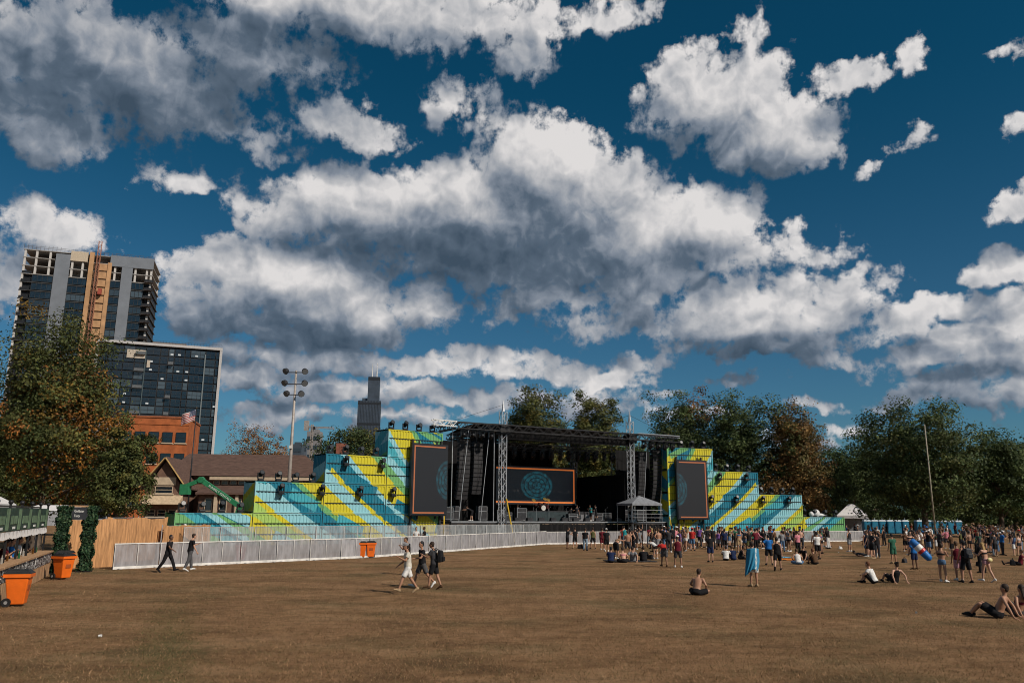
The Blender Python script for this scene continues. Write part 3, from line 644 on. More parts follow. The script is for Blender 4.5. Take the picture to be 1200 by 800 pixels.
Y = 104; x = GX(1097, Y); p = W(1083.5, 497, Y)
t = thing('lamp_pole', 'slim bare metal pole slanting up in front of the big spreading tree', 'pole', (x, Y, 0))
MB().tube([(0,0,0), (p.x-x, 0, p.z)], [.12, .07], 8).obj('pole', mat('pole_tan', (.30, .27, .20), .6), t, True); MB().tube([(0, 0, 0), (0, 0, .35)], [.3, .28], 8).obj('base', CONC, t)
#CONTAINERS
# ------------------------------------------------------------------ painted container wings
CL, CH, CD = 6.2, 2.6, 2.44
LW = dict(o=(-26.0, 63.0), a=R_(38.95)); RW = dict(o=(18.03, 92.97), a=R_(19.3))
def paint_mat(name, mirror):
    m = bpy.data.materials.new(name); m.use_nodes = True; k = NT(m.node_tree); b = m.node_tree.nodes['Principled BSDF']
    un = k.new('ShaderNodeUVMap', uv_map='wall'); s = k.new('ShaderNodeSeparateXYZ'); k.put(s.inputs[0], un.outputs[0])
    S, Z = s.outputs[0], s.outputs[1]
    if mirror: S = k.math('SUBTRACT', 4*CL, S)
    TEAL, CYAN, PALE, YEL, GRN, LGR = (.006, .155, .235), (.05, .33, .40), (.24, .50, .56), (.53, .47, .022), (.14, .36, .14), (.33, .50, .12)
    # wide swashes sweeping down to one side, their edges bowed
    bow = k.math('MULTIPLY', k.math('MULTIPLY', k.math('SUBTRACT', 7.0, Z), k.math('SUBTRACT', 7.0, Z)), .055)
    v1 = k.math('ADD', k.math('ADD', S, k.math('MULTIPLY', Z, .95)), k.math('MULTIPLY', bow, -1.0))
    SEQ = [(0, GRN), (1.7, CYAN), (2.9, TEAL), (3.5, PALE), (4.3, GRN), (5.4, YEL), (7.3, LGR), (8.9, YEL), (9.7, PALE), (11.9, TEAL), (14.2, GRN), (14.8, YEL), (16.9, PALE), (18.6, YEL), (19.2, TEAL), (21.2, PALE), (21.8, YEL), (24.2, GRN), (25.4, PALE), (26.3, CYAN), (27.2, PALE), (27.8, YEL), (30.2, GRN), (30.7, TEAL), (32.2, YEL), (33.3, GRN), (34, TEAL)]
    c1 = k.ramp(k.math('DIVIDE', v1, 36.0), [(q/36., c_) for q, c_ in SEQ], 'CONSTANT')
    v2 = k.math('ADD', S, k.math('MULTIPLY', Z, 2.1)); f2 = k.math('FRACT', k.math('DIVIDE', v2, 8.7))
    c2 = k.ramp(k.math('FRACT', k.math('MULTIPLY_ADD', v2, .051, .13)), [(0, CYAN), (.16, TEAL), (.30, GRN), (.42, TEAL), (.58, PALE), (.72, GRN), (.80, TEAL), (.90, CYAN)], 'CONSTANT')
    v3 = k.math('FRACT', k.math('DIVIDE', k.math('ADD', S, k.math('MULTIPLY', Z, -.35)), 5.3))
    msk = k.math('MULTIPLY', k.math('LESS_THAN', f2, .24), k.math('GREATER_THAN', v3, .45))
    c = k.mix(msk, c1, c2)
    n = k.noise(k.new('ShaderNodeTexCoord').outputs['Object'], 1.7, 5, .65)
    c = k.mix(k.math('MULTIPLY', k.sstep(n, .45, .75), .22), c, (.16, .18, .16))
    k.l.new(c, b.inputs['Base Color']); b.inputs['Roughness'].default_value = .5; b.inputs['Specular IOR Level'].default_value = .3
    return m
PL, PR = paint_mat('mural_paint_left', False), paint_mat('mural_paint_right', True)
RAIL = mat('dark_rail', (.012, .020, .024), .6)
def corrug(L, H, depth=.055, pitch=.31):
    # trapezoid ribs along x, facing -y
    xs = []; n = int(L/pitch); p = L/n
    for i in range(n):
        x = i*p; xs += [(x, 0), (x+p*.34, 0), (x+p*.5, depth), (x+p*.84, depth)]
    xs.append((L, 0)); mb = MB()
    for x, y in xs: mb.v += [(x, y, 0), (x, y, H)]
    for i in range(len(xs)-1): a = i*2; mb.f.append((a, a+2, a+3, a+1))
    return mb
def uvset(me, fn):
    uv = me.uv_layers.new(name='wall')
    for l in me.loops: uv.data[l.index].uv = fn(me.vertices[l.vertex_index].co)
def container(label, wing, i, tier, pm, group):
    a = wing['a']; s0 = i*CL; z0 = tier*CH+.12
    loc = (wing['o'][0]+math.cos(a)*s0, wing['o'][1]+math.sin(a)*s0, z0)
    t = thing('shipping_container', label, 'container', loc, a, group); g = .015; L, H = CL-2*g, CH-.01; R3 = H/3
    fr = MB()
    for x in (g, L-.12):
        for y in (0, CD-.12): fr.box((x, y, 0), (x+.12, y+.12, H))
    for z in (0, H-.13):
        for y in (0, CD-.10): fr.box((g+.121, y+.004, z), (L-.121, y+.10, z+.125))
    fme = fr.mesh('frame'); uvset(fme, lambda c: (s0+c.x, z0+c.z)); mobj('frame', fme, pm, t)
    MB().box((g+.02, -.004, H-.035), (L-.02, -.001, H-.003)).obj('top_rail', RAIL, t); MB().box((g, -.006, 0), (g+.03, -.001, H-.04)).obj('seam', RAIL, t)
    for j in range(3):
        me = corrug(L-.26, R3-.09).mesh('side_panel'); uvset(me, lambda c: (s0+c.x, z0+R3*j+c.z)); o = mobj('side_panel', me, pm, t); o.location = (g+.13, .022, R3*j+.05)
    for j in (1, 2): MB().box((g+.125, .012, R3*j-.04), (L-.125, .09, R3*j+.03)).obj('rail', RAIL, t)
    for x, flip in ((g+.02, 1), (L-.03, -1)):
        me = corrug(CD-.26, H-.26).mesh('end_panel'); uvset(me, lambda c: (s0+(x-flip*c.x*.6), z0+c.z)); o = mobj('end_panel', me, pm, t)
        o.rotation_euler.z = -math.pi/2 if flip > 0 else math.pi/2; o.location = (x, CD-.13, .13) if flip > 0 else (x, .13, .13)
    me = MB().box((g+.13, CD-.07, .13), (L-.13, CD-.03, H-.13)).mesh('side_panel'); uvset(me, lambda c: (s0+c.x, z0+c.z)); mobj('side_panel', me, pm, t)
    MB().box((g+.02, .02, H-.03), (L-.02, CD-.02, H-.004)).obj('roof', mat('container_roof', (.05, .12, .12), .7), t)
    return t
TN = ['lowest tier', 'second tier', 'third tier', 'top tier']
def wing_place(i, tier, left):
    k = i-tier if left else (3-tier)-i            # steps in from the stepped outer end
    pos = ['outer end', 'next to the outer end', 'second in from the end', 'nearest the stage'][k] if tier == 0 else None
    if tier == 3: return 'single painted container at the very top of the %s'
    if tier == 2: return ['third-tier painted container at the stepped end of the %s', 'third-tier painted container behind the video screen of the %s'][k]
    if tier == 1: return ['second-tier painted container at the stepped end of the %s', 'middle painted container of the second tier of the %s', 'second-tier painted container behind the video screen of the %s'][k]
    return ['ground-level painted container at the stepped end of the %s', 'ground-level painted container one in from the end of the %s', 'ground-level painted container two in from the end of the %s', 'ground-level painted container under the video screen of the %s'][k]
NL, NR = 'fieldhouse mural stack', 'copper tree mural stack'
for tier in range(4):
    for i in range(tier, 4): container(wing_place(i, tier, True) % NL, LW, i, tier, PL, 'painted containers of the mural stack by the fieldhouse')
    for i in range(0, 4-tier): container(wing_place(i, tier, False) % NR, RW, i, tier, PR, 'painted containers of the mural stack by the copper tree')

# moving lights
LAMP = mat('fixture_black', (.014, .014, .016), .4); LENS = mat('fixture_lens', (.035, .04, .045), .3, 0, .1, spec=.3)
def moving_light(label, group, loc, rz, tilt=.5, scale=1.0, proto=[None]):
    if proto[0] is None:
        t = thing('moving_light', label, 'stage light', (0, 0, 0), 0, group)
        bevel(MB().box((-.2, -.17, 0), (.2, .17, .16)).obj('base', LAMP, t), .02)
        MB().box((-.25, -.07, .18), (-.2, .07, .62)).box((.2, -.07, .18), (.25, .07, .62)).box((-.199, -.08, .162), (.199, .08, .21)).obj('yoke', LAMP, t)
        hd = MB().tube([(0, .24, 0), (0, .18, 0), (0, -.10, 0), (0, -.27, 0)], [.09, .15, .17, .185], 12).obj('head', LAMP, t, True); hd.location = (0, 0, .52); hd.rotation_euler = (-.5, 0, 0)
        MB().tube([(0, -.272, 0), (0, -.285, 0)], [.165, .15], 12).obj('lens', LENS, hd); proto[0] = t; c = t
    else: c = copy_tree(proto[0]); c['label'] = label; c['group'] = group
    c.location = loc; c.rotation_euler = (0, 0, rz); c.scale = (scale,)*3
    for h in c.children:
        if h.name.startswith('head'): h.rotation_euler.x = -tilt
    return c
def wing_pt(wing, s, d, z): a = wing['a']; return (wing['o'][0]+math.cos(a)*s-math.sin(a)*d, wing['o'][1]+math.sin(a)*s+math.cos(a)*d, z)
def bracket(wing, s, z, label, group):
    t = thing('wall_bracket', label, 'bracket', wing_pt(wing, s, 0, z), wing['a'], group)
    MB().box((-.3, -.55, 0), (.3, -.002, .05)).obj('shelf', LAMP, t); MB().bar((0, -.5, .0), (0, -.02, -.4), .05).obj('strut', LAMP, t)
for wing, nm, left in ((LW, NL, True), (RW, NR, False)):
    for tier in range(4):
        zt = (tier+1)*CH+.125
        for q in range(4):
            s = (tier+ (q+.5)/4)*CL if left else (3-tier+(q+.5)/4)*CL
            moving_light('black stage light on the %s step of the %s' % (['lowest', 'second', 'third', 'topmost'][tier], nm), 'stage lights along the %s' % nm, wing_pt(wing, s, .8, zt), wing['a'], random.uniform(.1, .9), 1.15)
    for z, ss in ((2*CH-.95, (1.35, 1.95, 2.55, 3.1)), (3*CH-.95, (2.3, 2.9)), (2*CH+.02-CH, ())):
        for s_ in ss:
            s = s_*CL if left else (4-s_)*CL
            bracket(wing, s, z, 'small black shelf bracket on the face of the %s' % nm, 'brackets on the %s' % nm)
            moving_light('black stage light on a bracket on the face of the %s' % nm, 'bracket lights on the %s' % nm, wing_pt(wing, s, -.27, z+.052), wing['a'], random.uniform(.1, .7), 1.1)
    for q in range(4):
        s = (3.25+.2*q)*CL if left else (.75-.2*q)*CL

# ------------------------------------------------------------------ stage
SA = R_(29.5); SO = Vector((-.87, 82.6, 0))
def sp(s, d, z=0): return Vector((SO.x+math.cos(SA)*s-math.sin(SA)*d, SO.y+math.sin(SA)*s+math.cos(SA)*d, z))
ALU = mat('aluminium_truss', (.42, .43, .45), .4, .6, .15); DTRUSS = mat('black_truss', (.03, .03, .032), .5, .3); DRAPE = mat('black_drape', (.007, .007, .008), .95, 0, .4, 1.5, vscale=(3, 3, .3))
ST = thing('stage', 'large open-air stage with black truss roof and two silver lattice towers', 'stage', SO, SA)
SW, SD, DZ, RZ = 16.5, 11.5, 2.05, 11.1
MB().box((-.6, .6, DZ-.28), (SW+.6, SD+.6, DZ)).obj('deck', mat('deck_black', (.025, .025, .027), .6), ST)
MB().box((-5.6, .2, DZ-.30), (-.65, 5.0, DZ-.02)).obj('wing_deck', mat('deck_black', (.025, .025, .027)), ST); MB().box((SW+.65, .2, DZ-.30), (SW+6.6, 5.0, DZ-.02)).obj('wing_deck', mat('deck_black', (.025, .025, .027)), ST)
MB().box((-5.6, .14, DZ-.10), (SW+6.6, .19, DZ+.0)).obj('deck_edge', ALU, ST)
sk = MB(); n = 130
for i in range(n+1): x = -5.5+(SW+12.0)*i/n; y = .28+.06*math.sin(i*1.9)+.03*math.sin(i*.7); sk.v += [(x, y, .02), (x, y, DZ-.32)]
for i in range(n): a = i*2; sk.f.append((a, a+2, a+3, a+1))
sk.obj('skirt', DRAPE, ST)
for x in (0, SW):
    for y in (0, SD):
        front = y == 0
        MB().truss((x, y, 0), (x, y, 13.2 if front else 11.9), .58, .036).obj('tower', ALU if front else DTRUSS, ST)
        MB().box((x-.8, y-.8, .0), (x+.8, y+.8, .2)).obj('tower_base', DARKMETAL, ST)
        if front: MB().tube([(x, y, 13.2), (x, y, 14.4)], [.2, .03], 6).obj('mast_head', ALU, ST); MB().box((x-.55, y-.55, RZ-.3), (x+.55, y+.55, RZ+.55)).obj('sleeve_block', DTRUSS, ST)
# roof
rf = MB().truss((-5.6, -.5, RZ+.3), (SW+6.6, -.5, RZ+.3), .62, .045); rf.obj('front_truss', DTRUSS, ST)
MB().truss((SW+.8, -.52, RZ+.62), (SW+6.8, -.52, RZ+.62), .25, .03).obj('silver_truss', ALU, ST); MB().truss((-8.2, -.5, RZ+.45), (-5.65, -.5, RZ+.40), .5, .05).obj('silver_truss', mat('bright_alu', (.75, .75, .74), .35, .3), ST)
for y in (3.2, 7.2, SD-.1): MB().truss((-.9, y, RZ+.3), (SW+.9, y, RZ+.3), .6, .04).obj('roof_truss', DTRUSS, ST)
for x in (-5.3, -.9, 5.3, 11.2, SW+.9, SW+6.2): MB().truss((x, -.15, RZ+.3), (x, SD if -1 < x < SW+1 else 4.6, RZ+.3), .5, .04).obj('roof_truss', DTRUSS, ST)
for y in (1.8, 4.6): MB().truss((.8, y, RZ-1.2), (SW-.8, y, RZ-1.2), .42, .03).obj('light_truss', DTRUSS, ST)
tp = MB(); nx, ny = 24, 10; rrr = random.Random(3)
for j in range(ny+1):
    for i in range(nx+1): tp.v.append((-.8+(SW+1.6)*i/nx, -.4+(SD+.8)*j/ny, RZ+.68+.55*math.sin(math.pi*j/ny)+rrr.uniform(-.05, .05)))
for j in range(ny):
    for i in range(nx): a = j*(nx+1)+i; tp.f.append((a, a+1, a+nx+2, a+nx+1))
tpo = tp.obj('roof_tarp', mat('black_tarp', (.018, .018, .02), .7), ST, True); sm = tpo.modifiers.new('thick', 'SOLIDIFY'); sm.thickness = .03
def drape(name, p0, p1, z0, z1, folds=3.0, m=DRAPE):
    a, b = Vector((*p0, 0)), Vector((*p1, 0)); L = (b-a).length; d = (b-a)/L; nn = Vector((-d.y, d.x, 0)); mb = MB(); n = int(L*8)
    for i in range(n+1):
        q = a+d*(L*i/n)+nn*(.07*math.sin(i*folds)+.03*math.sin(i*1.31)); mb.v += [(q.x, q.y, z0), (q.x, q.y, z1)]
    for i in range(n): k = i*2; mb.f.append((k, k+2, k+3, k+1))
    return mb.obj(name, m, ST, True)
drape('roof_valance', (-.3, -.15), (SW+.3, -.15), RZ-.75, RZ+.02); drape('added_back_drape', (-.3, SD-.2), (SW*.80, SD-.2), DZ+.01, RZ-.1); drape('added_back_drape', (SW*.80+.02, SD-.2), (SW+.2, SD-.2), DZ+.01, 8.3); drape('added_side_drape', (-.25, .9), (-.25, SD-.3), DZ+.01, RZ-.1)  # back and side drapes are added to blacken the stage interior
drape('added_side_drape', (SW+.3, 1.6), (SW+.3, SD-.3), DZ+.01, 7.3); drape('wing_scrim', (-5.4, 4.4), (-.6, 4.4), DZ+.01, RZ-.8); drape('wing_scrim', (SW+1.2, 4.4), (SW+6.3, 4.4), DZ+.01, RZ-.8)  # lower side drape added to darken the open end of the stage
for x in (-5.5, -.75, SW+.75, SW+6.4): MB().tube([(x, .5, DZ), (x, .5, RZ)], .05, 6).obj('scaffold_pole', ALU, ST); MB().tube([(x, 4.6, 0), (x, 4.6, RZ)], .05, 6).obj('scaffold_pole', DTRUSS, ST)
for x in (-4.6, -2.2, SW+2.0, SW+4.4): MB().bar((x, .55, DZ), (x+.9, .55, RZ), .045).obj('guy_line', ALU, ST)
for z in (.3, 1.0, 1.6):
    for a, b in ((-5.5, -.75), (SW+.75, SW+6.4)): MB().tube([(a, .5, z), (b, .5, z)], .035, 6).obj('scaffold_pole', DTRUSS, ST)
for p0, p1 in (((SW, 0, 13.9), (SW+6.2, .2, 11.9)), ((0, 0, 13.9), (-5.6, .2, 11.9)), ((0, 0, 13.9), (3.5, 5, 12.2)), ((SW, 0, 13.9), (SW-3.5, 5, 12.2))): MB().bar(p0, p1, .03).obj('stay_cable', DTRUSS, ST)
YELT = mat('yellow_hose', (.55, .36, .03), .6)
for (a, b) in (((.75, -1.2, 0), (.25, -.4, 4.3)), ((-6.9, -.8, 0), (-6.3, .2, 4.0)), ((SW+4.5, -1.6, 0), (SW+4.2, -1.4, 2.6))):
    q = MB().tube([sp(*a[:2], a[2]), sp(*b[:2], b[2])], .07, 6).obj('yellow_pole', YELT); tag(q, 'yellow ratchet strap pole leaning at the stage %s' % ('fieldhouse-side tower' if a[0] == .75 else 'wing beside the screen' if a[0] < 0 else 'front behind the crowd'), 'pole')

# screens
def screen_mat(name, cx, cy, r, aspect, strength=.55):
    m = bpy.data.materials.new(name); m.use_nodes = True; k = NT(m.node_tree); b = m.node_tree.nodes['Principled BSDF']
    o = k.new('ShaderNodeTexCoord').outputs['Object']; s = k.new('ShaderNodeSeparateXYZ'); k.put(s.inputs[0], o)
    x = k.math('DIVIDE', k.math('SUBTRACT', s.outputs[0], cx), aspect); z = k.math('SUBTRACT', s.outputs[2], cy)
    rad = k.math('DIVIDE', k.math('SQRT', k.math('ADD', k.math('MULTIPLY', x, x), k.math('MULTIPLY', z, z))), r); an = k.math('ARCTAN2', z, x)
    ring = k.math('FRACT', k.math('MULTIPLY', rad, 4.0)); sec = k.math('SINE', k.math('ADD', k.math('MULTIPLY', an, 9), k.math('MULTIPLY', k.math('FLOOR', k.math('MULTIPLY', rad, 4)), 1.7)))
    nz = k.noise(o, 3.0/r, 4, .65)
    pat = k.math('MULTIPLY', k.math('ADD', k.sstep(ring, .12, .35), k.math('MULTIPLY', sec, .35)), k.sstep(nz, .25, .68)); ins = k.sstep(rad, 1.0, .93)
    f = k.math('MULTIPLY', k.math('MULTIPLY', pat, ins), 1.0, clamp=True)
    k.put(b.inputs['Base Color'], (.012, .012, .014, 1)); b.inputs['Roughness'].default_value = .35
    em = k.mix(f, (.0065, .0062, .0085), (.012, .11, .145)); k.l.new(em, b.inputs['Emission Color']); b.inputs['Emission Strength'].default_value = strength
    return m
ORANGE = mat('orange_led_border', (.45, .13, .03), .5, 0, .05, emis=((.85, .21, .045), .42)); ORDIM = mat('dim_orange_border', (.30, .10, .045), .5, 0, .05, emis=((.5, .15, .06), .22))
def screen(label, loc, rz, w, h, sm, border, sides, bw=.13):
    t = thing('video_screen', label, 'screen', loc, rz)
    MB().box((0, .02, 0), (w, .35, h)).obj('housing', DARKMETAL, t); MB().box((.08, -.03, .08), (w-.08, .018, h-.08)).obj('display', sm, t); i = .22
    for sd_ in sides:
        if sd_ == 'l': MB().box((i, -.05, i), (i+bw, -.031, h-i)).obj('led_border', border, t)
        if sd_ == 'r': MB().box((w-i-bw, -.05, i), (w-i, -.031, h-i)).obj('led_border', border, t)
        if sd_ == 't': MB().box((i+bw+.001, -.05, h-i-bw), (w-i-bw-.001, -.031, h-i)).obj('led_border', border, t)
        if sd_ == 'b': MB().box((i+bw+.001, -.05, i), (w-i-bw-.001, -.031, i+bw)).obj('led_border', border, t)
    for x in (w*.25, w*.75): MB().box((x-.06, .36, -.3), (x+.06, .5, h+.3)).obj('strut', DTRUSS, t)
    return t
mw, mh = 11.5, 4.35
screen('wide video screen with glowing orange border at the back of the stage', sp(2.25, 7.0, 3.82), SA, mw, mh, screen_mat('main_picture', mw*.53, mh*.5, 1.65, 1.32), ORANGE, 'lrtb', .16)
a = LW['a']; sw_, sh_ = 4.1, 6.75
def side_screen(label, wing, s0, z, sm, sides):
    p = wing_pt(wing, s0, -.75, z); t = screen(label, p, wing['a'], sw_, sh_, sm, ORDIM, sides)
    for x in (.4, sw_-.4): MB().box((x-.08, .52, -z), (x+.08, .68, sh_+.4)).obj('support_leg', DTRUSS, t)
side_screen('tall video screen on the mural stack by the fieldhouse', LW, 3.36*CL, 2.55, screen_mat('side_picture_left', sw_*1.0, sh_*.5, 1.9, .72), 'ltb')
side_screen('tall video screen on the mural stack by the copper tree', RW, .12*CL, 2.30, screen_mat('side_picture_right', 0.0, sh_*.5, 1.9, .72), 'rtb')

# loudspeaker line arrays
CAB = mat('speaker_grille', (.016, .016, .018), .7, 0, .3, 30); 
def line_array(label, s, d, ztop, n=12, w=1.25, curve=.035):
    t = thing('line_array', label, 'loudspeakers', sp(s, d, ztop), SA)
    MB().box((-w/2, -.3, 0), (w/2, .5, .09)).bar((0, .1, .09), (0, .1, RZ-ztop), .04).obj('rigging', DTRUSS, t)
    c = MB().poly([(-w/2,-.33,-.40),(w/2,-.33,-.40),(w/2,-.33,0),(-w/2,-.33,0),(-w*.42,.4,-.34),(w*.42,.4,-.34),(w*.42,.4,-.06),(-w*.42,.4,-.06)], [(0,1,2,3),(5,4,7,6),(4,0,3,7),(1,5,6,2),(3,2,6,7),(4,5,1,0)]).mesh('speaker_cabinet'); c.materials.append(CAB)
    gr = MB().box((-w*.47, -.345, -.36), (-.05, -.333, -.04)).box((.05, -.345, -.36), (w*.47, -.333, -.04)).mesh('grille'); gr.materials.append(mat('grille_mesh', (.030, .030, .033), .6))
    y, z, ang = 0., -.01, 0.
    for i in range(n):
        o = mobj('speaker_cabinet', c, None, t); o.location = (0, y, z); o.rotation_euler = (ang, 0, 0); mobj('grille', gr, None, o)
        y += math.sin(ang)*.43; z -= math.cos(ang)*.43; ang += curve*(i/n)*1.6
line_array('long black line array hung beside the fieldhouse side screen', -3.9, 1.2, 10.2, 14); line_array('inner black line array hung close to the fieldhouse-side stage tower', -2.2, 1.5, 9.9, 12, 1.05)
line_array('long black line array hung beside the copper tree side screen', SW+4.6, 1.2, 10.2, 14); line_array('inner black line array hung beside the canopy-side stage tower', SW+2.6, 1.5, 9.9, 12, 1.05)
# stage lights
for i in range(13): 
    c = moving_light('black stage light hanging from the front lighting truss over the stage', 'lights on the front lighting truss', sp(1.2+i*1.18, 1.8, RZ-1.42), SA+random.uniform(-.5, .5), .9+random.uniform(-.4, .4), 1.15); c.rotation_euler.x = math.pi
for i in range(12):
    c = moving_light('black stage light hanging from the rear lighting truss over the stage', 'lights on the rear lighting truss', sp(1.6+i*1.2, 4.6, RZ-1.42), SA+random.uniform(-.5, .5), .9+random.uniform(-.4, .4), 1.15); c.rotation_euler.x = math.pi
for i in range(5):
    c = moving_light('black stage light under the silver truss near the shade canopy', 'lights under the silver wing truss', sp(SW+1.6+i*1.05, -.5, RZ-.02), SA, random.uniform(.2, 1.), 1.2); c.rotation_euler.x = math.pi
for i in range(4):
    c = moving_light('black stage light under the truss on the fieldhouse side', 'lights under the fieldhouse-side truss', sp(-4.8+i*1.05, -.5, RZ-.02), SA, random.uniform(.2, 1.), 1.2); c.rotation_euler.x = math.pi
# gear on the deck
CASE = mat('road_case', (.03, .03, .034), .5, 0, .3); EDGE = mat('case_edge', (.45, .45, .46), .35, .7)
def road_case(label, s, d, w, dp, h, group='equipment cases on the stage deck'):
    t = thing('road_case', label, 'case', sp(s, d, DZ+.002), SA, group); bevel(MB().box((-w/2, -dp/2, .12), (w/2, dp/2, h)).obj('body', CASE, t), .02); e = MB()
    for x in (-w/2, w/2):
        for y in (-dp/2, dp/2): e.cbox((x, y, h/2+.06), (.05, .05, h-.1))
    for z in (.14, h*.68, h): e.box((-w/2-.012, -dp/2-.012, z-.02), (w/2+.012, -dp/2-.0005, z+.02))
    e.obj('edging', EDGE, t)
    for x in (-w*.38, w*.38):
        for y in (-dp*.35, dp*.35): MB().tube([(x-.03, y, .06), (x+.03, y, .06)], .058, 8).obj('castor', BLACK, t)
rs = random.Random(5)
for i, s in enumerate((-4.9, -3.9, -1.6, -.9, 1.0, 2.1, 3.3, 9.6, 10.9, 14.2, 15.4, SW+1.4, SW+2.6, SW+3.9, SW+5.2)):
    road_case('black road case with metal edging %s' % ('on the stage wing beside the fieldhouse-side screen' if s < 0 else 'on the stage wing under the shade canopy side' if s > SW else 'on the main stage deck'), s, rs.uniform(1.4, 3.5), rs.uniform(.7, 1.2), .6, rs.uniform(.7, 1.5))
def riser(label, s, d, w, dp, h):
    t = thing('stage_riser', label, 'riser', sp(s, d, DZ+.002), SA); MB().box((-w/2, -dp/2, h-.1), (w/2, dp/2, h)).obj('top', CASE, t); MB().box((-w/2, -dp/2+.02, 0), (w/2, -dp/2+.05, h-.11)).obj('front', mat('riser_front', (.03, .045, .05), .8), t)
    for x in (-w/2+.05, w/2-.05):
        for y in (-dp/2+.1, dp/2-.05): MB().cbox((x, y, (h-.1)/2), (.06, .06, h-.1)).obj('leg', DTRUSS, t)
riser('wide low stage riser with dark front below the main screen', 7.4, 4.2, 5.4, 2.6, 1.1)
def drum_kit(loc):
    t = thing('drum_kit', 'drum kit with pale drum heads on the stage riser', 'drum kit', loc, SA); wh = mat('drum_head', (.55, .53, .5), .5); sh = mat('drum_shell', (.06, .02, .02), .3)
    for x, y, z, r, h, ax in ((0, 0, .32, .3, .45, 'y'), (-.35, .1, .75, .17, .25, 'z'), (.3, .1, .75, .17, .25, 'z'), (.75, .25, .45, .22, .4, 'z'), (-.75, .25, .6, .19, .15, 'z')):
        a_, b_ = ((x, y-h/2, z), (x, y+h/2, z)) if ax == 'y' else ((x, y, z-h/2), (x, y, z+h/2)); d = MB().tube([a_, b_], r, 14).obj('drum', sh, t, False)
        q = Vector(a_ if ax == 'y' else b_); n = Vector((0, -.006, 0)) if ax == 'y' else Vector((0, 0, .006)); MB().tube([q+n*.2, q+n], r*.95, 14).obj('drum_head', wh, d)
    for x, z in ((-.95, 1.15), (.95, 1.2), (.5, 1.3)): MB().tube([(x, .3, 0), (x, .3, z)], .015, 6).obj('stand', ALU, t); MB().tube([(x, .3, z), (x, .28, z+.02)], [.24, .03], 14).obj('cymbal', mat('brass', (.5, .35, .12), .3, .8), t)
drum_kit(sp(7.4, 4.2, DZ+1.105))
for i, s in enumerate((11.9, 12.7, 13.5, 4.6)):
    t = thing('guitar_amp', 'black guitar amplifier stack with silver grille on the stage deck', 'amplifier', sp(s, 3.4, DZ+.002), SA, 'amplifiers on the stage deck'); bevel(MB().box((-.36, -.18, 0), (.36, .18, .8)).obj('cabinet', CASE, t)); MB().box((-.31, -.195, .05), (.31, -.181, .74)).obj('grille', mat('silver_grille', (.16, .16, .17), .7), t); bevel(MB().box((-.34, -.15, .802), (.34, .15, 1.06)).obj('head', CASE, t))
for i in range(11):
    t = thing('floor_monitor', 'black wedge floor monitor along the stage front edge', 'speaker', sp(.9+i*1.45, 1.0, DZ+.002), SA+rs.uniform(-.2, .2), 'floor monitors along the stage front'); MB().poly([(-.32,-.2,0),(.32,-.2,0),(.32,.28,0),(-.32,.28,0),(-.32,-.2,.36),(.32,-.2,.36),(.32,.1,.38),(-.32,.1,.38)], [(0,3,2,1),(4,5,6,7),(0,1,5,4),(1,2,6,5),(2,3,7,6),(3,0,4,7)]).obj('cabinet', CASE, t); MB().poly([(-.28,.13,.36),(.28,.13,.36),(.28,.285,.03),(-.28,.285,.03)], [(0,3,2,1)]).obj('grille', mat('grille_mesh', (.030, .030, .033), .6), t)
for i in range(8):
    t = thing('microphone_stand', 'slim microphone stand on the main stage deck', 'stand', sp(1.6+i*1.9, 2.2+.5*(i % 2), DZ+.002), SA, 'microphone stands on the stage deck'); MB().tube([(0, 0, 0), (0, 0, .03)], .14, 10).obj('base', BLACK, t); MB().tube([(0, 0, .03), (0, 0, 1.35)], .014, 6).obj('pole', ALU, t); MB().tube([(0, .3, 1.2), (0, -.3, 1.5)], .010, 6).obj('boom', ALU, t); MB().ball((0, -.34, 1.52), .035).obj('microphone', EDGE, t)
# shade canopy at the right stage wing
t = thing('shade_canopy', 'small grey peaked shade canopy in front of a silver stage tower', 'canopy', sp(SW-.2, -1.6, 0), SA)
zc0, hw = 4.0, 2.05
cv = MB().poly([(-hw,-1.4,zc0),(hw,-1.4,zc0),(hw,1.4,zc0),(-hw,1.4,zc0),(0,0,zc0+.85),(-hw,-1.4,zc0-.22),(hw,-1.4,zc0-.22),(hw,1.4,zc0-.22),(-hw,1.4,zc0-.22)], [(0,1,4),(1,2,4),(2,3,4),(3,0,4),(0,5,6,1),(1,6,7,2),(2,7,8,3),(3,8,5,0)]).obj('cover', mat('grey_canvas', (.20, .21, .23), .7), t)
for x in (-hw+.05, hw-.05):
    for y in (-1.35, 1.35): MB().tube([(x, y, 0), (x, y, zc0)], .03, 6).obj('leg', ALU, t)
MB().box((-hw, -1.4, 1.9), (hw, 1.4, 2.0)).obj('platform', DARKMETAL, t)
for z in (2.5, 2.9, 3.3): MB().tube([(-hw, -1.42, z), (hw, -1.42, z)], .02, 6).obj('rail', ALU, t)

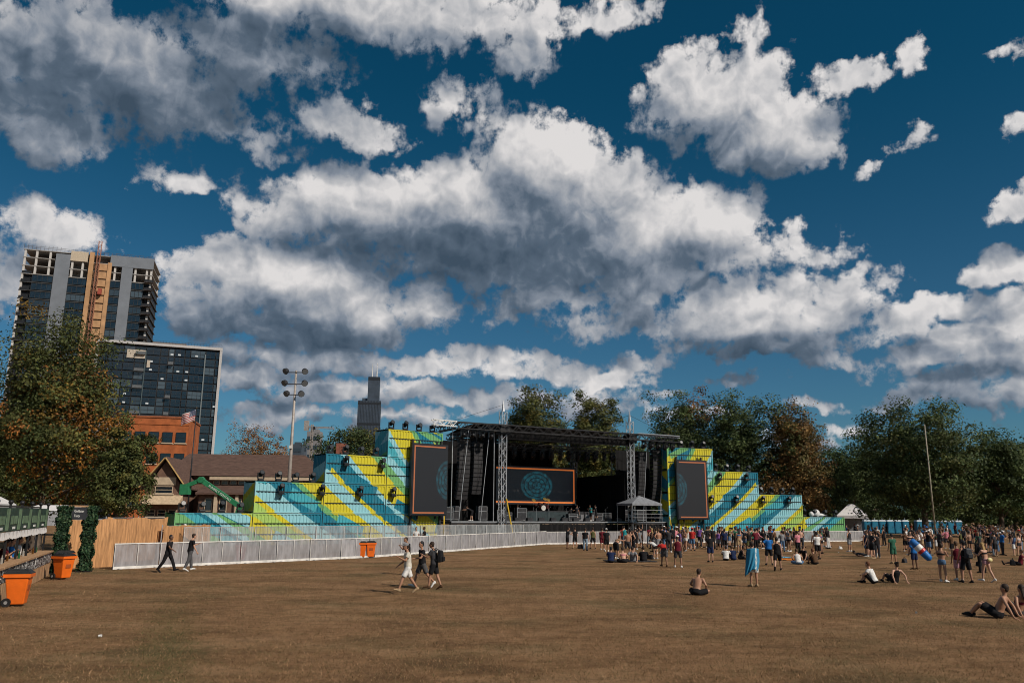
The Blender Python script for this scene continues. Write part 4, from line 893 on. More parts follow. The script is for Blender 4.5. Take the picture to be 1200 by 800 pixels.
# boom lift behind the left stack
GREEN = mat('lift_green', (.03, .20, .09), .45); Yb = 74
t = thing('boom_lift', 'green articulated boom lift rising behind the container stack', 'lift', (GX(272, Yb+2), Yb+2, 0)); ox, oy = t.location.x, t.location.y
A = W(281, 593, Yb+2); B = W(236, 562, Yb+2); Cc = W(219, 569, Yb+2); off = Vector((ox, oy, 0)); A -= off; B -= off; Cc -= off
bd = MB().bar(A, B, .34, .42).obj('boom', GREEN, t); MB().bar(B+Vector((.1, 0, .05)), Cc, .36, .36).obj('jib', GREEN, t); MB().tube([B+Vector((0,-.25,0)), B+Vector((0,.25,0))], .3, 10).obj('knuckle', GREEN, t)
MB().bar((0, 0, 1.2), A, .4).obj('lower_boom', GREEN, t); bevel(MB().box((-1.4, -1, .55), (1.4, 1, 1.4)).obj('chassis', GREEN, t), .08)
for x in (-1.1, 1.1):
    for y in (-1.15, 1.15): w_ = MB().tube([(x, y-.15, .45), (x, y+.15, .45)], .45, 14).obj('wheel', BLACK, t); MB().tube([(x, y-.17, .45), (x, y+.17, .45)], .2, 10).obj('rim', ALU, w_)
MB().box((-.4, -.4, -.7), (.4, .4, .25), Matrix.Translation(Cc+Vector((-.1, 0, -.1)))).obj('basket', GREEN, t)
def text_obj(name, body, size, m, parent, M, extrude=.002):
    cu = bpy.data.curves.new(name, 'FONT'); cu.body = body; cu.size = size; cu.extrude = extrude; cu.align_x = 'CENTER'; cu.align_y = 'CENTER'
    o = bpy.data.objects.new(name, cu); C.objects.link(o); dg = bpy.context.evaluated_depsgraph_get(); me = bpy.data.meshes.new_from_object(o.evaluated_get(dg)); bpy.data.objects.remove(o)
    me.materials.clear(); q = mobj(name, me, m, parent); q.matrix_local = M; return q
d = (A-B).normalized(); M = Matrix.Translation((A+B)*.5+Vector((0, -.24, 0))) @ Matrix((d, Vector((0,-1,0)).cross(d)*1.0, Vector((0,-1,0)))).transposed().to_4x4()
text_obj('lettering', 'SUNBELT RENTALS', .30, mat('white_print', (.75, .75, .72), .6), t, M)
#FENCES
# ------------------------------------------------------------------ crowd barriers with mesh fabric
def mesh_fabric(name, col, cover):
    m = bpy.data.materials.new(name); m.use_nodes = True; k = NT(m.node_tree); b = m.node_tree.nodes['Principled BSDF']
    o = k.new('ShaderNodeTexCoord').outputs['Object']; n = k.noise(k.vec('MULTIPLY', o, (2.2, 1, .6)), 1.6, 5, .6); rnd = k.new('ShaderNodeObjectInfo').outputs['Random']
    w = k.noise(k.vec('MULTIPLY', o, (14, 1, .8)), 1.0, 2, .5)
    c = k.mix(k.sstep(n, .3, .75), tuple(x*.62 for x in col), col); c = k.mix(k.math('MULTIPLY', k.sstep(w, .52, .66), .35), c, tuple(x*.5 for x in col))
    c = k.vec('SCALE', c, scale=k.math('MULTIPLY_ADD', rnd, .4, .78))
    k.l.new(c, b.inputs['Base Color']); b.inputs['Roughness'].default_value = .8
    tr = k.new('ShaderNodeBsdfTransparent'); mx = k.new('ShaderNodeMixShader'); k.put(mx.inputs[0], k.math('MULTIPLY_ADD', k.sstep(n, .2, .8), .12, cover-.06, clamp=True)); k.l.new(tr.outputs[0], mx.inputs[1]); k.l.new(b.outputs[0], mx.inputs[2])
    k.l.new(mx.outputs[0], m.node_tree.nodes['Material Output'].inputs[0]); return m
FAB1, FAB2 = mesh_fabric('grey_mesh_fabric', (.34, .33, .345), .88), mesh_fabric('sheer_mesh_fabric', (.40, .42, .43), .52)
GALV = mat('galvanised_tube', (.48, .48, .49), .45, .5)
WHSK = mat('white_hem', (.66, .64, .61), .7)
def barrier_proto(L, H, fab, seed, label, cat, hem=True):
    rr = random.Random(seed); t = thing('crowd_barrier', label, cat); fr = MB()
    for x in (.03, L-.03): fr.tube([(x, 0, .04), (x, 0, H)], .022, 8)
    for z in (.14, H-.02): fr.tube([(.05, 0, z), (L-.05, 0, z)], .02, 8)
    for i in range(1, 12): fr.tube([(L*i/12, .01, .15), (L*i/12, .01, H-.04)], .008, 5)
    fr.obj('frame', GALV, t)
    for x in (.25, L-.25): MB().box((x-.03, -.3, 0), (x+.03, .3, .035)).bar((x, 0, .03), (x, 0, .14), .04).obj('foot', GALV, t)
    mb = MB(); nx, nz = 22, 7; ph = rr.uniform(0, 6)
    for j in range(nz+1):
        for i in range(nx+1):
            u, v = i/nx, j/nz; mb.v.append((.01+u*(L-.02), -.035-.035*math.sin(u*9+ph)*math.sin(v*3.1)-.015*math.sin(u*31+v*4+ph), .10+v*(H-.10)+(.012*math.sin(u*15+ph) if j == nz else 0)))
    for j in range(nz):
        for i in range(nx): a = j*(nx+1)+i; mb.f.append((a, a+1, a+nx+2, a+nx+1))
    mb.obj('mesh_cover', fab, t, True)
    for x in (.0, L*.5): MB().box((x+.005, -.105, .14), (x+.03, -.085, H-.035)).obj('batten', WHSK, t)
    if hem: MB().box((.0, -.10, .004), (L, -.06, .13)).obj('hem', WHSK, t); MB().box((.0, -.062, H-.03), (L, -.045, H+.02)).obj('top_hem', WHSK, t)
    return t
def barrier_run(pts, L, H, fab, label, group, hem=True, seed=0):
    protos = [barrier_proto(L, H, fab, seed+i, label, 'barrier', hem) for i in range(3)]; used = [False]*3; rr = random.Random(seed); n = 0
    for (a, b) in zip(pts[:-1], pts[1:]):
        a, b = Vector((a[0], a[1], 0)), Vector((b[0], b[1], 0)); d = b-a; k = max(1, round(d.length/L)); ang = math.atan2(d.y, d.x)
        for i in range(k):
            q = rr.randrange(3) if n >= 3 else n; n += 1
            o = protos[q] if not used[q] else copy_tree(protos[q]); used[q] = True
            o.location = a+d*(i/k); o.rotation_euler = (rr.uniform(-.02, .02), 0, ang+rr.uniform(-.012, .012)); o.scale.x = d.length/k/L*.995; o['group'] = group
f0, f1, f2, f3 = G(131, 667), G(432, 653), G(640, 637.5), G(1012, 634.0)
barrier_run([f0, f1, f2], 2.4, 1.2, FAB1, 'grey mesh covered crowd barrier in the long row across the field', 'barriers in the long row across the field', True, 1)
barrier_run([f2, G(820, 635.5), f3], 2.4, 1.15, FAB1, 'grey mesh covered crowd barrier between the crowd and the stage', 'barriers between the crowd and the stage', True, 20)
b0 = (GX(212, 49), 49); b1 = (GX(432, 60), 60); b2 = (GX(632, 77), 77)
barrier_run([b0, b1, b2], 2.6, 1.85, FAB2, 'taller see-through mesh barrier standing behind the grey barrier row', 'tall see-through barriers', False, 40)

# tan fabric fence
TAN = mat('tan_burlap', (.50, .26, .115), .9, 0, .30, 2.2, .4, vscale=(5, 5, .5)); TIMB = mat('timber', (.40, .24, .13), .85, 0, .25, 3, vscale=(4, 4, .4))
def fabric_fence(a, b, H, label, seed, sag=.06):
    a, b = Vector(a), Vector(b); d = b-a; L = d.length; t = thing('fabric_fence', label, 'fence', (a.x, a.y, 0), math.atan2(d.y, d.x)); rr = random.Random(seed); mb = MB(); nx, nz = int(L*6), 12
    for j in range(nz+1):
        for i in range(nx+1):
            u, v = i/nx*L, j/nz; f = (u % 2.4)/2.4; mb.v.append((u, .05*math.sin(u*5.1+seed)*v*(1-v)*3+.03*math.sin(u*13+v*6), .02+v*H-(sag*math.sin(math.pi*f) if v > .5 else 0)*(v-.5)*2+(.02*math.sin(u*7) if j == nz else 0)))
    for j in range(nz):
        for i in range(nx): k = j*(nx+1)+i; mb.f.append((k, k+1, k+nx+2, k+nx+1))
    mb.obj('fabric', TAN, t, True)
    for i in range(int(L/2.4)+1): MB().tube([(i*2.4, .09, 0), (i*2.4, .09, H+.05)], .03, 6).obj('post', GALV, t)
    MB().tube([(0, .1, H-.03), (L, .1, H-.03)], .02, 6).obj('rail', GALV, t)
fabric_fence((GX(66, 39.6), 39.6, 0), (GX(134, 41.5), 41.5, 0), 2.35, 'tan fabric fence rising between and beside the leafy columns', 1)
fabric_fence((GX(120, 44), 44, 0), (GX(192, 48.5), 48.5, 0), 2.42, 'wrinkled tan fabric fence in front of the small dark tree', 2, .12)
fabric_fence((GX(188, 47.5), 47.5, 0), (GX(244, 53), 53, 0), 1.95, 'lower tan fabric fence ending at the see-through barrier', 3)

# vendor booth
BA = math.atan2(11, -4.7); BO = Vector((-14.6, 22.4, 0)); BL = 14.4
bt = thing('vendor_booth', 'row of vendor stalls with dark green banners and a tan board counter', 'stall', BO, BA)
BAN = mat('dark_green_banner', (.022, .050, .036), .6, 0, .35, 1.2); BANL = mat('sage_banner', (.14, .22, .13), .6, 0, .35, 2.5); WHT = mat('white_canvas', (.66, .64, .63), .7, 0, .06); SCR = None
def script_mat():
    m = bpy.data.materials.new('script_banner'); m.use_nodes = True; k = NT(m.node_tree); b = m.node_tree.nodes['Principled BSDF']; o = k.new('ShaderNodeTexCoord').outputs['Object']
    n = k.noise(k.vec('MULTIPLY', o, (1, 1, 1)), 4.2, 1.5, .5, dist=1.2); f = k.sstep(k.math('ABSOLUTE', k.math('SUBTRACT', n, .5)), .035, .02); k.l.new(k.mix(f, (.015, .015, .016), (.65, .64, .62)), b.inputs['Base Color']); b.inputs['Roughness'].default_value = .7; return m
SCR = script_mat(); nb = 6; bw = BL/nb
# the field lies on the side of -y in this frame
for i in range(nb+1):
    x = i*bw; MB().box((x-.035, -.035, 0), (x+.035, .035, 2.95)).obj('post', BLACK, bt); MB().ball((x, 0, 3.0), .08).obj('finial', BLACK, bt)
for i in range(nb):
    x = i*bw; bn = MB().box((x+.07, -.03, 2.05), (x+bw-.07, -.001, 2.82)).obj('banner', BAN, bt)
    MB().box((x+.25, -.045, 2.28), (x+bw*.62, -.032, 2.55)).obj('banner_print', BANL, bn); MB().box((x+bw*.72, -.045, 2.08), (x+bw-.12, -.032, 2.78)).obj('banner_print', BANL, bn); MB().box((x+bw*.30, -.047, 2.12), (x+bw*.5, -.034, 2.2)).obj('banner_print', mat('white_print', (.75, .75, .72)), bn)
    mb = MB(); n = 16
    for q in range(n+1): u = x+bw*q/n; mb.v += [(u, -.02, 2.04), (u, -.02-.05*math.sin(q*1.3), 1.85-.07*abs(math.sin(q*math.pi/4)))]
    for q in range(n): mb.f.append((q*2, q*2+1, q*2+3, q*2+2))
    mb.obj('valance', WHT, bt)
    MB().box((x+.06, -.42, 1.0), (x+bw-.06, .25, 1.06)).obj('counter_top', TIMB, bt); MB().box((x+.06, -.36, .58), (x+bw-.06, -.33, .995)).obj('counter_banner', SCR, bt)
    for q in range(10):
        w_ = (bw-.12)/10; MB().box((x+.06+q*w_+.008, -.34+random.uniform(-.012, .006), .02), (x+.06+(q+1)*w_-.008, -.305, .575 if i < 4 else .995)).obj('board', TIMB, bt)
MB().box((0, 2.9, 0), (BL, 3.0, 2.6)).obj('back_wall', mat('booth_wood_wall', (.22, .13, .07), .9, 0, .3, 2), bt); MB().box((.02, .3, 2.84), (BL-.02, 2.88, 2.9)).obj('ceiling', mat('booth_back', (.05, .045, .04)), bt)
for i in range(8):
    x = .8+i*1.7; tag_o = MB().tube([(0,0,0), (0,0,.17), (0,0,.2), (0,0,.27)], [.04, .04, .016, .016], 8).obj('bottle', mat('bottle_%d' % (i % 3), [(.10, .04, .01), (.02, .10, .04), (.3, .28, .25)][i % 3], .15)); tag_o.location = bt.location+Matrix.Rotation(BA, 3, 'Z') @ Vector((x, -.05+.1*(i % 2), 1.062)); tag(tag_o, '%s bottle standing on the vendor stall counter' % ['brown', 'green', 'pale'][i % 3], 'bottle', 'bottles on the stall counter')
t = thing('tent', 'white peaked tent roof above the vendor stalls', 'tent', BO+Matrix.Rotation(BA, 3, 'Z') @ Vector((2.9, 3.6, 0)), BA); hw = 3.3; e = 2.95; apx = 5.0
MB().poly([(-hw*1.9,-hw,e),(hw*1.55,-hw,e),(hw*1.55,hw,e),(-hw*1.9,hw,e),(-.9,0,apx),(-hw*1.9,-hw,e-.3),(hw*1.55,-hw,e-.3),(hw*1.55,hw,e-.3),(-hw*1.9,hw,e-.3)], [(0,1,4),(1,2,4),(2,3,4),(3,0,4),(0,5,6,1),(1,6,7,2),(2,7,8,3),(3,8,5,0)]).obj('roof', WHT, t)
for x in (-hw*1.85, hw*1.5):
    for y in (-hw*.98, hw*.98): MB().tube([(x, y, 0), (x, y, e)], .04, 6).obj('pole', ALU, t)
t = thing('tent', 'low pale tent roof behind the leafy column', 'tent', (GX(58, 44), 45, 0), R_(8)); MB().poly([(-1.9,-1.2,2.75),(.9,-1.2,2.75),(.9,1.2,2.75),(-1.9,1.2,2.75),(-1.5,0,3.05),(.5,0,3.05)], [(0,1,5,4),(1,2,5),(2,3,4,5),(3,0,4),(0,3,2,1)]).obj('roof', WHT, t)
for x in (-1.85, .85):
    for y in (-1.15, 1.15): MB().tube([(x, y, 0), (x, y, 2.74)], .03, 6).obj('pole', ALU, t)

# leafy columns and sign
def hedge_column(label, x, y, rot, hh=2.95):
    rng = np.random.default_rng(int(abs(x)*100)); t = thing('leafy_column', label, 'hedge column', (x, y, 0), rot, 'leafy columns of the entrance'); w = .19
    MB().box((-w*.8, -w*.8, 0), (w*.8, w*.8, hh-.1)).obj('core', mat('hedge_core', (.012, .022, .012), .9), t)
    MB().box((-w-.1, -w-.1, 0), (w+.1, w+.1, .06)).obj('base', BLACK, t); N = 4200
    f = rng.integers(0, 4, N); u = rng.uniform(-w, w, N); z = rng.uniform(.05, hh, N); off = w*.8+rng.uniform(0, .14, N)+.05*np.sin(z*9); p = np.zeros((N, 3)); nn = np.zeros((N, 3))
    for q, (ax, sg) in enumerate(((0, 1), (0, -1), (1, 1), (1, -1))):
        mk = f == q; p[mk, ax] = sg*off[mk]; p[mk, 1-ax] = u[mk]; nn[mk, ax] = sg
    p[:, 2] = z; nn += rng.normal(size=(N, 3))*.5; nn /= np.linalg.norm(nn, axis=1)[:, None]; a = np.cross(nn, rng.normal(size=(N, 3))); a /= np.linalg.norm(a, axis=1)[:, None]; b = np.cross(nn, a); s = rng.uniform(.04, .085, N)[:, None]
    V = np.stack([p-a*s, p+b*s*.55+nn*s*.2, p+a*s, p-b*s*.55+nn*s*.2], 1).reshape(-1, 3); me = np_mesh('foliage', V, np.arange(N*4).reshape(-1, 4), LEAF)
    pal = np.array([(.018, .045, .020), (.026, .06, .025), (.012, .032, .018), (.06, .09, .045)]); col = pal[rng.integers(0, 4, N)]; attr(me, 'leaf_tint', np.repeat(np.hstack([col, np.ones((N, 1))]), 4, 0)); mobj('foliage', me, None, t)
hc1, hc2 = (GX(67, 36.8), 36.8), (GX(98.5, 38.2), 38.2)
hedge_column('leafy green column joined to the vendor stalls', *hc1, .3); hedge_column('leafy green column standing free against the tan fence', *hc2, .3)
d = Vector((hc2[0]-hc1[0], hc2[1]-hc1[1], 0)); sa = math.atan2(d.y, d.x)
t = thing('entrance_sign', 'dark sign board with two lines of white lettering between the leafy columns', 'sign', (hc1[0]+d.x*.5, hc1[1]+d.y*.5, 2.35), sa); sl = d.length-.44
MB().box((-sl/2, -.05, 0), (sl/2, .05, .56)).obj('board', mat('sign_black', (.03, .032, .038), .6), t)
WP = mat('white_print', (.75, .75, .72)); RX = Matrix.Rotation(math.pi/2, 4, 'X')
text_obj('lettering', 'Goldstar', .155, WP, t, Matrix.Translation((.0, -.056, .38)) @ RX); text_obj('lettering', 'Tasty', .155, WP, t, Matrix.Translation((-.10, -.056, .17)) @ RX)
MB().box((-sl/2, -.04, .565), (sl/2, .04, .64)).obj('trim', TIMB, t)

# wheelie bins
BINO = mat('orange_plastic', (.72, .135, .012), .45, 0, .10, 2.5); BINB = mat('black_plastic', (.016, .016, .017), .5)
def wheelie_bin(label, x, y, rz, body=BINO):
    t = thing('wheelie_bin', label, 'bin', (x, y, 0), rz, 'wheelie bins on the field'); b, tp_, h = .21, .29, .92
    bevel(MB().poly([(-b,-b,.06),(b,-b,.06),(b,b,.06),(-b,b,.06),(-tp_,-tp_,h),(tp_,-tp_,h),(tp_,tp_+.06,h),(-tp_,tp_+.06,h)], [(0,3,2,1),(4,5,6,7),(0,1,5,4),(1,2,6,5),(2,3,7,6),(3,0,4,7)]).obj('body', body, t), .03)
    MB().box((-tp_-.035, -tp_-.035, h-.10), (tp_+.035, tp_+.09, h-.002)).obj('rim', body, t)
    bevel(MB().poly([(-tp_-.03,-tp_-.05,h),(tp_+.03,-tp_-.05,h),(tp_+.03,tp_+.10,h),(-tp_-.03,tp_+.10,h),(-tp_*.8,-tp_*.8,h+.10),(tp_*.8,-tp_*.8,h+.10),(tp_*.8,tp_,h+.12),(-tp_*.8,tp_,h+.12)], [(0,3,2,1),(4,5,6,7),(0,1,5,4),(1,2,6,5),(2,3,7,6),(3,0,4,7)]).obj('lid', BINB, t), .02)
    for s in (-1, 1): w_ = MB().tube([(s*.24, b+.02, .125), (s*.30, b+.02, .125)], .125, 14).obj('wheel', BINB, t); MB().tube([(s*.22, b+.02, .125), (s*.315, b+.02, .125)], .05, 8).obj('hub', mat('bin_hub', (.25, .25, .25), .5), w_)
    MB().tube([(-.25, tp_+.13, h-.06), (.25, tp_+.13, h-.06)], .018, 8).obj('handle', body, t)
    MB().box((-.12, -.262, .45), (.12, -.248, .60)).obj('label_plate', mat('bin_plate', (.35, .08, .02), .5), t)
p = G(12, 711); wheelie_bin('orange wheelie bin with black lid beside the board counter', p.x, p.y+.3, 1.9)
p = G(68, 679); wheelie_bin('orange wheelie bin in front of the leafy column', p.x, p.y+.3, 1.2)
p = G(57, 676); wheelie_bin('second orange wheelie bin turned sideways by the leafy column', p.x-.25, p.y+1.6, 1.9)
p = G(437, 652); wheelie_bin('orange wheelie bin standing at the long barrier row', p.x, p.y-1.0, .3); p = G(427, 653); wheelie_bin('orange wheelie bin with tilted side against the long barrier row', p.x-.15, p.y-.3, 1.7)
q = Vector((GX(281, 47), 47, 0)); wheelie_bin('red wheelie bin seen through the mesh behind the barrier row', q.x, q.y, .4, mat('red_plastic', (.42, .05, .04), .5))

# portable toilets, marquee
TB = mat('toilet_blue', (.012, .13, .24), .45, 0, .15); TW = mat('toilet_roof', (.40, .46, .50), .5)
def toilet(px, Y, first=[None]):
    if first[0] is None:
        t = thing('portable_toilet', 'blue portable toilet in the row under the trees', 'toilet', (0, 0, 0), 0, 'blue portable toilets under the trees'); bevel(MB().box((-.55, -.55, .1), (.55, .55, 2.05)).obj('cabin', TB, t), .04)
        dr = MB().box((-.40, -.58, .16), (.40, -.552, 1.95)).obj('door', mat('toilet_door', (.02, .17, .29), .45), t); MB().box((.26, -.61, 1.0), (.34, -.582, 1.15)).obj('handle', BLACK, dr)
        MB().poly([(-.6,-.6,2.05),(.6,-.6,2.05),(.6,.6,2.05),(-.6,.6,2.05),(-.45,-.45,2.3),(.45,-.45,2.3),(.45,.45,2.3),(-.45,.45,2.3)], [(0,3,2,1),(4,5,6,7),(0,1,5,4),(1,2,6,5),(2,3,7,6),(3,0,4,7)]).obj('roof', TW, t); MB().box((-.58, -.58, 0), (.58, .58, .1)).obj('base', BLACK, t); MB().tube([(.35, .4, 2.3), (.35, .4, 2.6)], .05, 6).obj('vent', TW, t); first[0] = t; c = t
    else: c = copy_tree(first[0])
    c.location = (GX(px, Y), Y+random.uniform(-.1, .1), 0); c.rotation_euler.z = random.uniform(-.04, .04)
for px in list(range(1016, 1064, 9))+list(range(1078, 1124, 9)): toilet(px, 138)
t = thing('marquee', 'white marquee roof in the shade beside the copper tree', 'tent', (GX(1000, 146), 146, 0), R_(-20)); e, apx = 3.0, 5.0
MB().poly([(-2.6,-2.6,e),(2.6,-2.6,e),(2.6,2.6,e),(-2.6,2.6,e),(-.4,-.4,apx),(.4,-.4,apx),(.4,.4,apx),(-.4,.4,apx)], [(0,1,5,4),(1,2,6,5),(2,3,7,6),(3,0,4,7),(4,5,6,7)]).obj('roof', WHT, t); MB().box((-2.6, -2.6, e-.5), (2.6, -2.56, e-.003)).box((-2.6, 2.56, e-.5), (2.6, 2.6, e-.003)).obj('valance', WHT, t); MB().box((-2.5, 2.2, 0), (2.5, 2.3, e-.5)).obj('side_wall', mat('tent_side', (.22, .24, .27), .8), t)
for x in (-2.5, 2.5):
    for y in (-2.5, 2.5): MB().tube([(x, y, 0), (x, y, e)], .06, 6).obj('pole', ALU, t)
# plain lump added in place of a white inflatable figure
p = wing_pt(RW, 3.42*CL, .9, CH+.13); mb = MB(); rr = random.Random(2)
for c_, r_ in (((-.6, 0, .3), (.35, .3, .34)), ((.05, 0, .4), (.55, .4, .5)), ((.8, .05, .2), (.6, .35, .22)), ((1.3, 0, .12), (.4, .25, .13))): mb.ball(c_, r_, 14, 8)
o = mb.obj('inflatable_lump', mat('white_lump', (.62, .62, .62), .6), None, True); o.location = p; o.rotation_euler.z = RW['a']; tag(o, 'white lump in place of an inflatable figure on the container by the copper tree', 'inflatable lump')
#PEOPLE
# ------------------------------------------------------------------ people
V3 = Vector
def fk(lean=0, legs=((0, 0, 3), (0, 0, 3)), arms=((5, 8, 12, 0), (5, 8, 12, 0)), hp=5, pz=.93, twist=0, J=None, sit=False, ground=True):
    j = {}; P = V3((0, 0, pz)); T = V3((0, math.sin(R_(lean)), math.cos(R_(lean)))); j['P'] = P; j['T'] = T; j['neck'] = P+T*.50
    hd = V3((0, math.sin(R_(lean*.6+hp)), math.cos(R_(lean*.6+hp)))); j['head'] = j['neck']+hd*.185+V3((0, .015, 0)); j['hd'] = hd
    for s, n, lg, ar in ((-1, 'L', legs[0], arms[0]), (1, 'R', legs[1], arms[1])):
        hip = P+V3((s*.09, 0, -.04)); a, k, ab = (R_(x) for x in lg)
        knee = hip+V3((s*math.sin(ab), math.sin(a)*math.cos(ab), -math.cos(a)*math.cos(ab)))*.42
        ank = knee+V3((s*math.sin(ab)*.5, math.sin(a-k), -math.cos(a-k)))*.41; fp = max(-1.2, min(.5, (a-k)))
        toe = ank+V3((s*.03, math.cos(fp)*.17, -.045+math.sin(fp)*.17)); j['hip'+n] = hip; j['knee'+n] = knee; j['ank'+n] = ank; j['toe'+n] = toe
        sh = P+T*.445+V3((s*.175, 0, 0)); f, ab, e, inn = (R_(x) for x in ar); f += R_(lean*.6)
        el = sh+V3((s*math.sin(ab), math.sin(f)*math.cos(ab), -math.cos(f)*math.cos(ab)))*.28
        fd = V3((-s*math.sin(inn)+s*math.sin(ab)*.4, math.sin(f+e)*math.cos(inn), -math.cos(f+e)*math.cos(inn))).normalized(); wr = el+fd*.25
        j['sh'+n] = sh; j['el'+n] = el; j['wr'+n] = wr; j['hnd'+n] = wr+fd*.09
    if J:
        for k_, v in J.items(): j[k_] = V3(v)
        for n in 'LR':
            if 'wr'+n in J and 'hnd'+n not in J: j['hnd'+n] = j['wr'+n]+(j['wr'+n]-j['el'+n]).normalized()*.09
    if ground and not sit:
        lo = min(min(j['ank'+n].z-.075, j['toe'+n].z-.03) for n in 'LR')
        for k_ in j:
            if k_ not in ('T', 'hd'): j[k_] = j[k_]-V3((0, 0, lo))
    return j
def sitJ(lean, knees, anks, wr, el, toes=None):
    J = {}
    for s, n in ((-1, 'L'), (1, 'R')):
        J['knee'+n] = (s*knees[0], knees[1], knees[2]); J['ank'+n] = (s*anks[0], anks[1], anks[2]); J['wr'+n] = (s*wr[0], wr[1], wr[2]); J['el'+n] = (s*el[0], el[1], el[2])
        tt = toes or (0, .15, -.01); J['toe'+n] = (s*(anks[0]+tt[0]), anks[1]+tt[1], max(.04, anks[2]+tt[2]))
    return fk(lean, J=J, sit=True, pz=.125)
POSES = {
 'stand': fk(2), 'stand_wide': fk(0, ((4, 2, 9), (-3, 2, 8)), ((8, 12, 20, 5), (-4, 10, 10, 0))),
 'arms_folded': fk(2, ((0, 2, 5), (3, 4, 5)), ((22, 12, 85, 55), (18, 12, 80, 50))),
 'phone': fk(4, ((2, 2, 4), (-2, 4, 5)), ((28, 14, 100, 20), (24, 12, 105, 25)), 25),
 'arm_up': fk(0, ((0, 2, 6), (3, 5, 4)), ((8, 10, 15, 0), (150, 22, 25, 0))),
 'hip': fk(0, ((0, 2, 8), (6, 8, 6)), ((-18, 42, 55, 60), (8, 10, 20, 0))),
 'walk': fk(5, ((28, 8, 2), (-20, 16, 2)), ((-24, 8, 18, 0), (26, 8, 34, 0))),
 'walk2': fk(3, ((-24, 22, 2), (24, 6, 2)), ((24, 8, 60, 15), (-16, 8, 20, 0))),
 'walk3': fk(6, ((14, 6, 3), (-12, 12, 3)), ((30, 10, 80, 20), (6, 9, 22, 0)), 15),
 'walk_hold': fk(4, ((28, 8, 2), (-20, 16, 2)), ((22, 10, 95, 25), (10, 8, 40, 5)), 14),
 'bend': fk(58, ((14, 10, 4), (6, 12, 4)), ((35, 8, 20, 0), (42, 8, 25, 0)), 10),
 'sit_cross': sitJ(24, (.34, .28, .15), (.08, .34, .07), (.18, .40, .24), (.30, .16, .34)),
 'sit_back': sitJ(-22, (.15, .42, .36), (.15, .66, .075), (.30, -.40, .07), (.31, -.29, .33)),
 'sit_hug': sitJ(20, (.13, .34, .42), (.12, .50, .075), (.08, .48, .34), (.27, .24, .38)),
 'sit_legs': sitJ(-14, (.13, .44, .16), (.15, .86, .075), (.34, -.30, .07), (.33, -.20, .33), (0, .06, .14)),
 'lie': sitJ(-84, (.12, .42, .14), (.14, .84, .075), (.36, -.20, .08), (.33, -.36, .09), (0, .05, .15)),
}
for n in 'LR':
    POSES['sit_cross']['ank'+n].x *= -1; POSES['sit_cross']['toe'+n].x = POSES['sit_cross']['ank'+n].x*1.8
    POSES['sit_back']['hnd'+n] = POSES['sit_back']['wr'+n]+V3((0, -.085, -.03)); POSES['sit_legs']['hnd'+n] = POSES['sit_legs']['wr'+n]+V3((0, -.085, -.03))
XA = (1, 0, 0)
TMP = bpy.data.scenes.new('scratch')
def remesh(mb, name, voxel, it=4):
    me0 = mb.mesh('tmp'); o = bpy.data.objects.new('tmp', me0); TMP.collection.objects.link(o); md = o.modifiers.new('r', 'REMESH'); md.mode = 'VOXEL'; md.voxel_size = voxel
    sm = o.modifiers.new('s', 'SMOOTH'); sm.factor = .5; sm.iterations = it
    vl = TMP.view_layers[0]; vl.update(); dg = vl.depsgraph; me = bpy.data.meshes.new_from_object(o.evaluated_get(dg)); me.name = name; bpy.data.objects.remove(o); me.shade_smooth(); return me
def join_mesh(me, mb):
    bm = bmesh.new(); bm.from_mesh(me); m2 = mb.mesh('t2', True); bm.from_mesh(m2); bm.to_mesh(me); bm.free(); bpy.data.meshes.remove(m2); me.shade_smooth(); return me
def lerp(a, b, t): return a.lerp(b, t)
